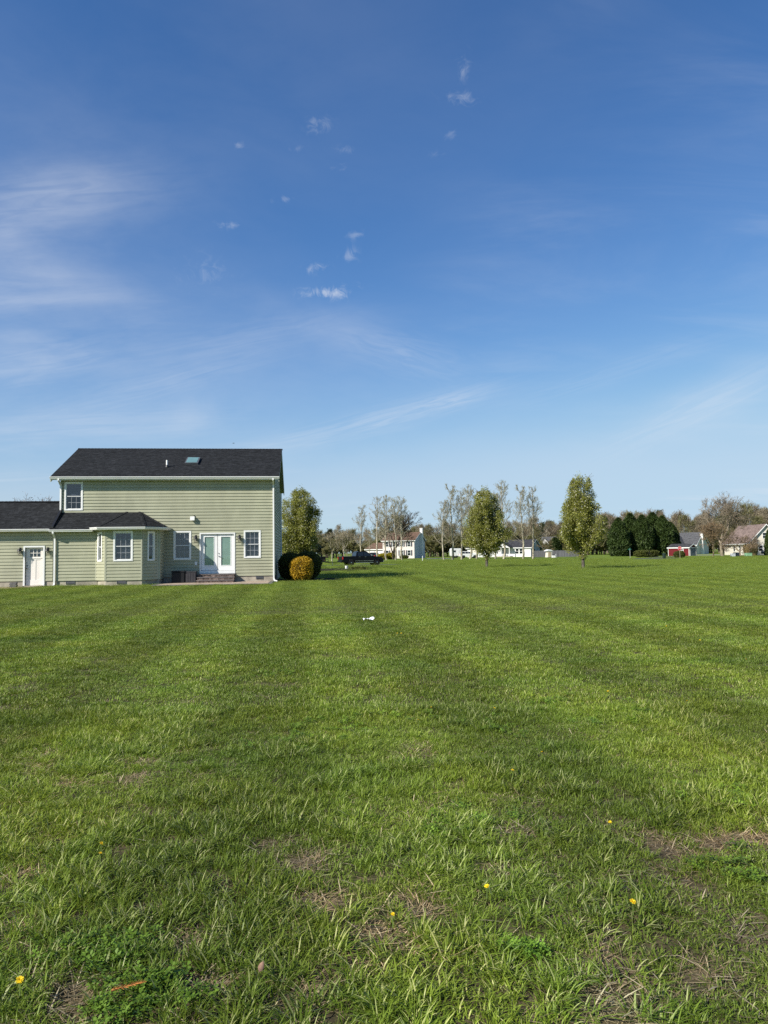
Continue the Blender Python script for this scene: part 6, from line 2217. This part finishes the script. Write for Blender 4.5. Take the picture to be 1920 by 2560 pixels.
# ornamental grass
og = tag(empty('ornamental_grass', spot(1877, 151)), 'tall clump of straw-coloured ornamental grass before the cream house', 'ornamental grass')
rs = np.random.RandomState(5)
n = 2600
a, r = rs.random(n) * 6.28, np.sqrt(rs.random(n))
B = np.stack([1.25 * r * np.cos(a), 0.6 * r * np.sin(a), np.zeros(n)], 1)
Tp = B * np.array([1.25, 1.3, 1]) + rs.normal(size=(n, 3)) * 0.16 + np.stack([np.zeros(n), np.zeros(n), rs.uniform(1.3, 2.4, n)], 1)
S_ = np.concatenate([B, Tp, np.full((n, 1), 0.020), np.full((n, 1), 0.006)], 1)
link('blades', seg_mesh('blades', S_, 3, STRAW, rs.random(n)), og)
V, F, tt = leaf_quads(Tp[:900], 0.07, rs, 0, 3.0, np.tile([0, 0, 1.0], (900, 1)))
link('plumes', np_mesh('plumes', V, F, tt, False, [STRAW]), og)

# ------------------------------------------------------------------ small things on the lawn
bk = tag(empty('bucket', Vector((-3.75, 71.0, 0.012))), 'white plastic bucket standing on the dark mulch bed', 'bucket')
MB().lathe([(0.125, 0.0), (0.135, 0.02), (0.155, 0.33), (0.165, 0.34), (0.165, 0.36), (0.150, 0.36), (0.13, 0.04)], 18).build('pail', WHITE, bk)
MB().path([(0.16 * math.cos(PI * i / 8), -0.05 - 0.11 * math.sin(PI * i / 8), 0.33 - 0.12 * math.sin(PI * i / 8)) for i in range(9)], 0.006, 5).build('handle', STEEL, bk)
for i, (x, y, s, lb) in enumerate(((-2.9, 69.6, 0.32, 'low leafy plant in the mulch bed just right of the bucket'), (-2.2, 69.9, 0.26, 'low leafy plant furthest right in the mulch bed'), (-2.55, 68.6, 0.24, 'low leafy plant at the near edge of the mulch bed'))):
    rs = np.random.RandomState(300 + i)
    t = tag(empty('bedding_plant', (x, y, 0.012)), lb, 'plant')
    P = rs.normal(size=(500, 3)) * np.array([s, s, s * 0.4])
    P[:, 2] = np.abs(P[:, 2]) + 0.02
    V, F, tt = leaf_quads(P, 0.09, rs, 0.4, 1.4)
    link('leaves', np_mesh('leaves', V, F, tt, False, [HEDGE_LEAF]), t)
    sg = [(0, 0, 0, *(q * 0.8), 0.008, 0.004) for q in P[:24]]
    link('stems', seg_mesh('stems', sg, 4, TWIG_TAN), t)

PETAL = leaf_mat('dandelion_petals', (0.80, 0.53, 0.008), (0.92, 0.72, 0.03), None, 1.0, 0.15, 0.05, 3.0)
GSTEM = mat('dandelion_stem', (0.10, 0.15, 0.03), 0.6, 0.1, 8)


def dandelion_meshes(seed):
    rs = np.random.RandomState(seed)
    V, F, T = [], [], []
    for ring, (n, L, el) in enumerate(((18, 0.021, 0.10), (15, 0.017, 0.45), (11, 0.012, 0.85))):
        for i in range(n):
            a = 2 * PI * i / n + rs.normal() * 0.08 + ring * 0.2
            d = np.array([math.cos(a) * math.cos(el), math.sin(a) * math.cos(el), math.sin(el)])
            s = np.array([-math.sin(a), math.cos(a), 0]) * 0.0024
            l = L * rs.uniform(0.85, 1.1)
            o = len(V)
            V += [d * 0.002 - s * 0.5, d * 0.002 + s * 0.5, d * l + s, d * l - s]
            F.append((o, o + 1, o + 2, o + 3))
            T.append(rs.random())
    head = np_mesh('flower_head', np.array(V), F, T, False, [PETAL])
    st = MB()
    st.lathe([(0.003, -0.012), (0.008, -0.008), (0.008, 0.0), (0.004, 0.002)], 8)
    return head, st.mesh('calyx', GSTEM, True), MB().tube((0, 0, -1), (0, 0, 0), 0.0022, 0.0018, 6).mesh('stem', GSTEM, True)


DM = [dandelion_meshes(s) for s in (1, 2)]
FARL = 'tiny yellow dandelion far out in the mown lawn'
DAND = [(50, 2450, 1.15, 'brightest dandelion, in the bottom left corner of the lawn'), (253, 2108, 0.9, 'upper of the two dandelions close together on the left'),
        (251, 2133, 0.9, 'lower of the two dandelions close together on the left'), (1217, 2215, 0.85, 'dandelion right of centre, left of the brightest right-hand one'),
        (1582, 2254, 1.1, 'large open dandelion in the lower right of the lawn'), (1281, 1925, 1.0, 'dandelion lower left of the pair in the right middle lawn'),
        (1355, 1880, 0.95, 'dandelion upper right of the pair in the right middle lawn'), (1525, 2055, 0.8, 'single dandelion in the right lawn above the large open one'),
        (982, 2285, 0.7, 'small half-closed dandelion near the bottom centre'), (1046, 1800, 0.95, 'dandelion in the middle of the lawn right of centre'),
        (993, 1583, 1.1, 'left one of two dandelions side by side beyond the white litter'), (1003, 1583, 1.1, 'right one of two dandelions side by side beyond the white litter')]
DAND += [(u, v, 1.0, lb) for u, v, lb in ((1236, 1770, 'small dandelion upper right of the one right of centre'), (1078, 1768, 'small dandelion just above the one right of centre'),
         (1666, 1565, 'tiny dandelion far out on the right, farther than its neighbour'), (1750, 1600, 'tiny dandelion far out on the right, nearer than its neighbour'),
         (1865, 1648, 'small dandelion nearest the right edge of the lawn'), (1718, 1752, 'small dandelion in the right lawn below the edge one'), (1520, 1728, 'small dandelion in the right lawn, leftmost of three'),
         (337, 1556, 'only dandelion on the left in front of the bay'), (1284, 1490, 'tiny dandelion below the round pear tree'), (1330, 1555, 'tiny dandelion nearer than the one below the round pear tree'))]
for i, (u, v, s, lb) in enumerate(DAND):
    p = ground(u, v, 0.10)
    t = tag(empty('dandelion', (p.x, p.y, 0), i * 1.7), lb, 'dandelion', 'dandelions in the lawn')
    hd_, cx_, st_m = DM[i % 2]
    tilt = (0.35 + 0.2 * math.sin(i * 2.3), 0.25 * math.cos(i * 1.9), 0)
    link('flower_head', hd_, t, loc=(0, 0, 0.10), rot=tilt, scale=s * 0.62)
    link('calyx', cx_, t, loc=(0, 0, 0.098), rot=tilt, scale=s * 0.7)
    link('stem', st_m, t, loc=(0, 0, 0.094), scale=(1.2, 1.2, 0.096))

# crumpled white litter
pl = ground(922, 1554)
rs = np.random.RandomState(17)
V, F = [], []
nx, ny = 11, 6
for j in range(ny):
    for i in range(nx):
        f, g_ = i / (nx - 1), j / (ny - 1)
        V.append(((f - 0.5) * 0.28, (g_ - 0.5) * (0.15 - 0.05 * f) + 0.06 * f + 0.01 * rs.normal(), 0.035 + 0.022 * math.sin(f * 5 + 0.6 + 2 * g_) + 0.010 * rs.normal() + 0.025 * f))
for j in range(ny - 1):
    for i in range(nx - 1):
        F.append((j * nx + i, j * nx + i + 1, (j + 1) * nx + i + 1, (j + 1) * nx + i))
me = np_mesh('litter', np.array(V), F, None, False, [mat('crumpled_paper', (0.80, 0.81, 0.83), 0.7, 0.02, 4)])
lt = link('litter', me, loc=(pl.x, pl.y, 0.02), rot=(0.1, 0, 0.25))
md = lt.modifiers.new('thickness', 'SOLIDIFY')
md.thickness = 0.003
tag(lt, 'crumpled white piece of litter lying on the mown lawn', 'litter')

# brown leaf and orange sprig close to the camera
lf = ground(648, 2470)
prof_l = [(0.0, 0.0), (0.012, 0.012), (0.024, 0.018), (0.040, 0.016), (0.054, 0.006), (0.062, 0.0)]
V = [(x, w * s, 0.004 + 0.35 * w * (1 if s else 0.2) + 0.12 * x) for s in (-1, 0, 1) for x, w in prof_l]
k = len(prof_l)
F = [(r * k + i, r * k + i + 1, (r + 1) * k + i + 1, (r + 1) * k + i) for r in (0, 1) for i in range(k - 1)]
me = np_mesh('fallen_leaf', np.array(V), F, None, True, [mat('dead_leaf_brown', (0.28, 0.17, 0.115), 0.8, 0.2, 40)])
o = link('fallen_leaf', me, loc=(lf.x, lf.y, 0.055), rot=(0.5, -0.75, 1.2), scale=0.62)
md = o.modifiers.new('thickness', 'SOLIDIFY')
md.thickness = 0.0008
tag(o, 'curled brown fallen leaf in thin grass at the bottom', 'leaf')
og_ = ground(320, 2462, 0.075)
rs = np.random.RandomState(44)
sp = tag(empty('cedar_sprig', (og_.x, og_.y - 0.02, 0.075), 0.35), 'rust-orange dead cedar sprig near the bottom left', 'sprig')
sp.scale = (0.72, 0.72, 0.72)
sg = [(-0.07, 0, 0, 0.0, 0.004, 0.006, 0.003, 0.0024), (0.0, 0.004, 0.006, 0.08, 0.0, 0.012, 0.0024, 0.001)]
link('stalk', seg_mesh('stalk', sg, 5, mat('sprig_stalk', (0.20, 0.09, 0.03), 0.8, 0.2, 20)), sp)
nd = []
for i in range(90):
    f = rs.random()
    b0 = np.array([-0.07 + 0.15 * f, 0.002, 0.004 + 0.006 * f])
    d = np.array([0.7, rs.choice([-1, 1]) * rs.uniform(0.3, 0.9), rs.uniform(0.0, 0.5)])
    nd.append((*b0, *(b0 + d * rs.uniform(0.012, 0.026)), 0.0016, 0.0008))
link('needles', seg_mesh('needles', nd, 4, mat('rust_needles', (0.50, 0.20, 0.05), 0.7, 0.2, 30)), sp)

# bird above the roof
bp = at(584, 1108, 130)
bd = tag(empty('bird', bp, 0.5), 'small dark bird gliding above the roof ridge', 'bird')
MB().lathe([(0.004, -0.20), (0.03, -0.10), (0.05, 0.0), (0.045, 0.08), (0.03, 0.13), (0.006, 0.19)], 10, axis='X').build('body', mat('dark_feathers', (0.10, 0.11, 0.13), 0.8, 0.2, 12), bd, True)
for s in (-1, 1):
    MB().slab([(0.06, 0.03 * s, 0.02), (0.09, 0.22 * s, 0.07), (-0.02, 0.46 * s, 0.0), (-0.06, 0.2 * s, 0.05), (-0.06, 0.03 * s, 0.02)][::s], 0.008).build('wing', mat('dark_feathers', (0.10, 0.11, 0.13), 0.8, 0.2, 12), bd)
MB().slab([(-0.16, 0.02, 0.0), (-0.29, 0.06, 0.0), (-0.29, -0.06, 0.0), (-0.16, -0.02, 0.0)], 0.006).build('tail', mat('dark_feathers', (0.10, 0.11, 0.13), 0.8, 0.2, 12), bd)
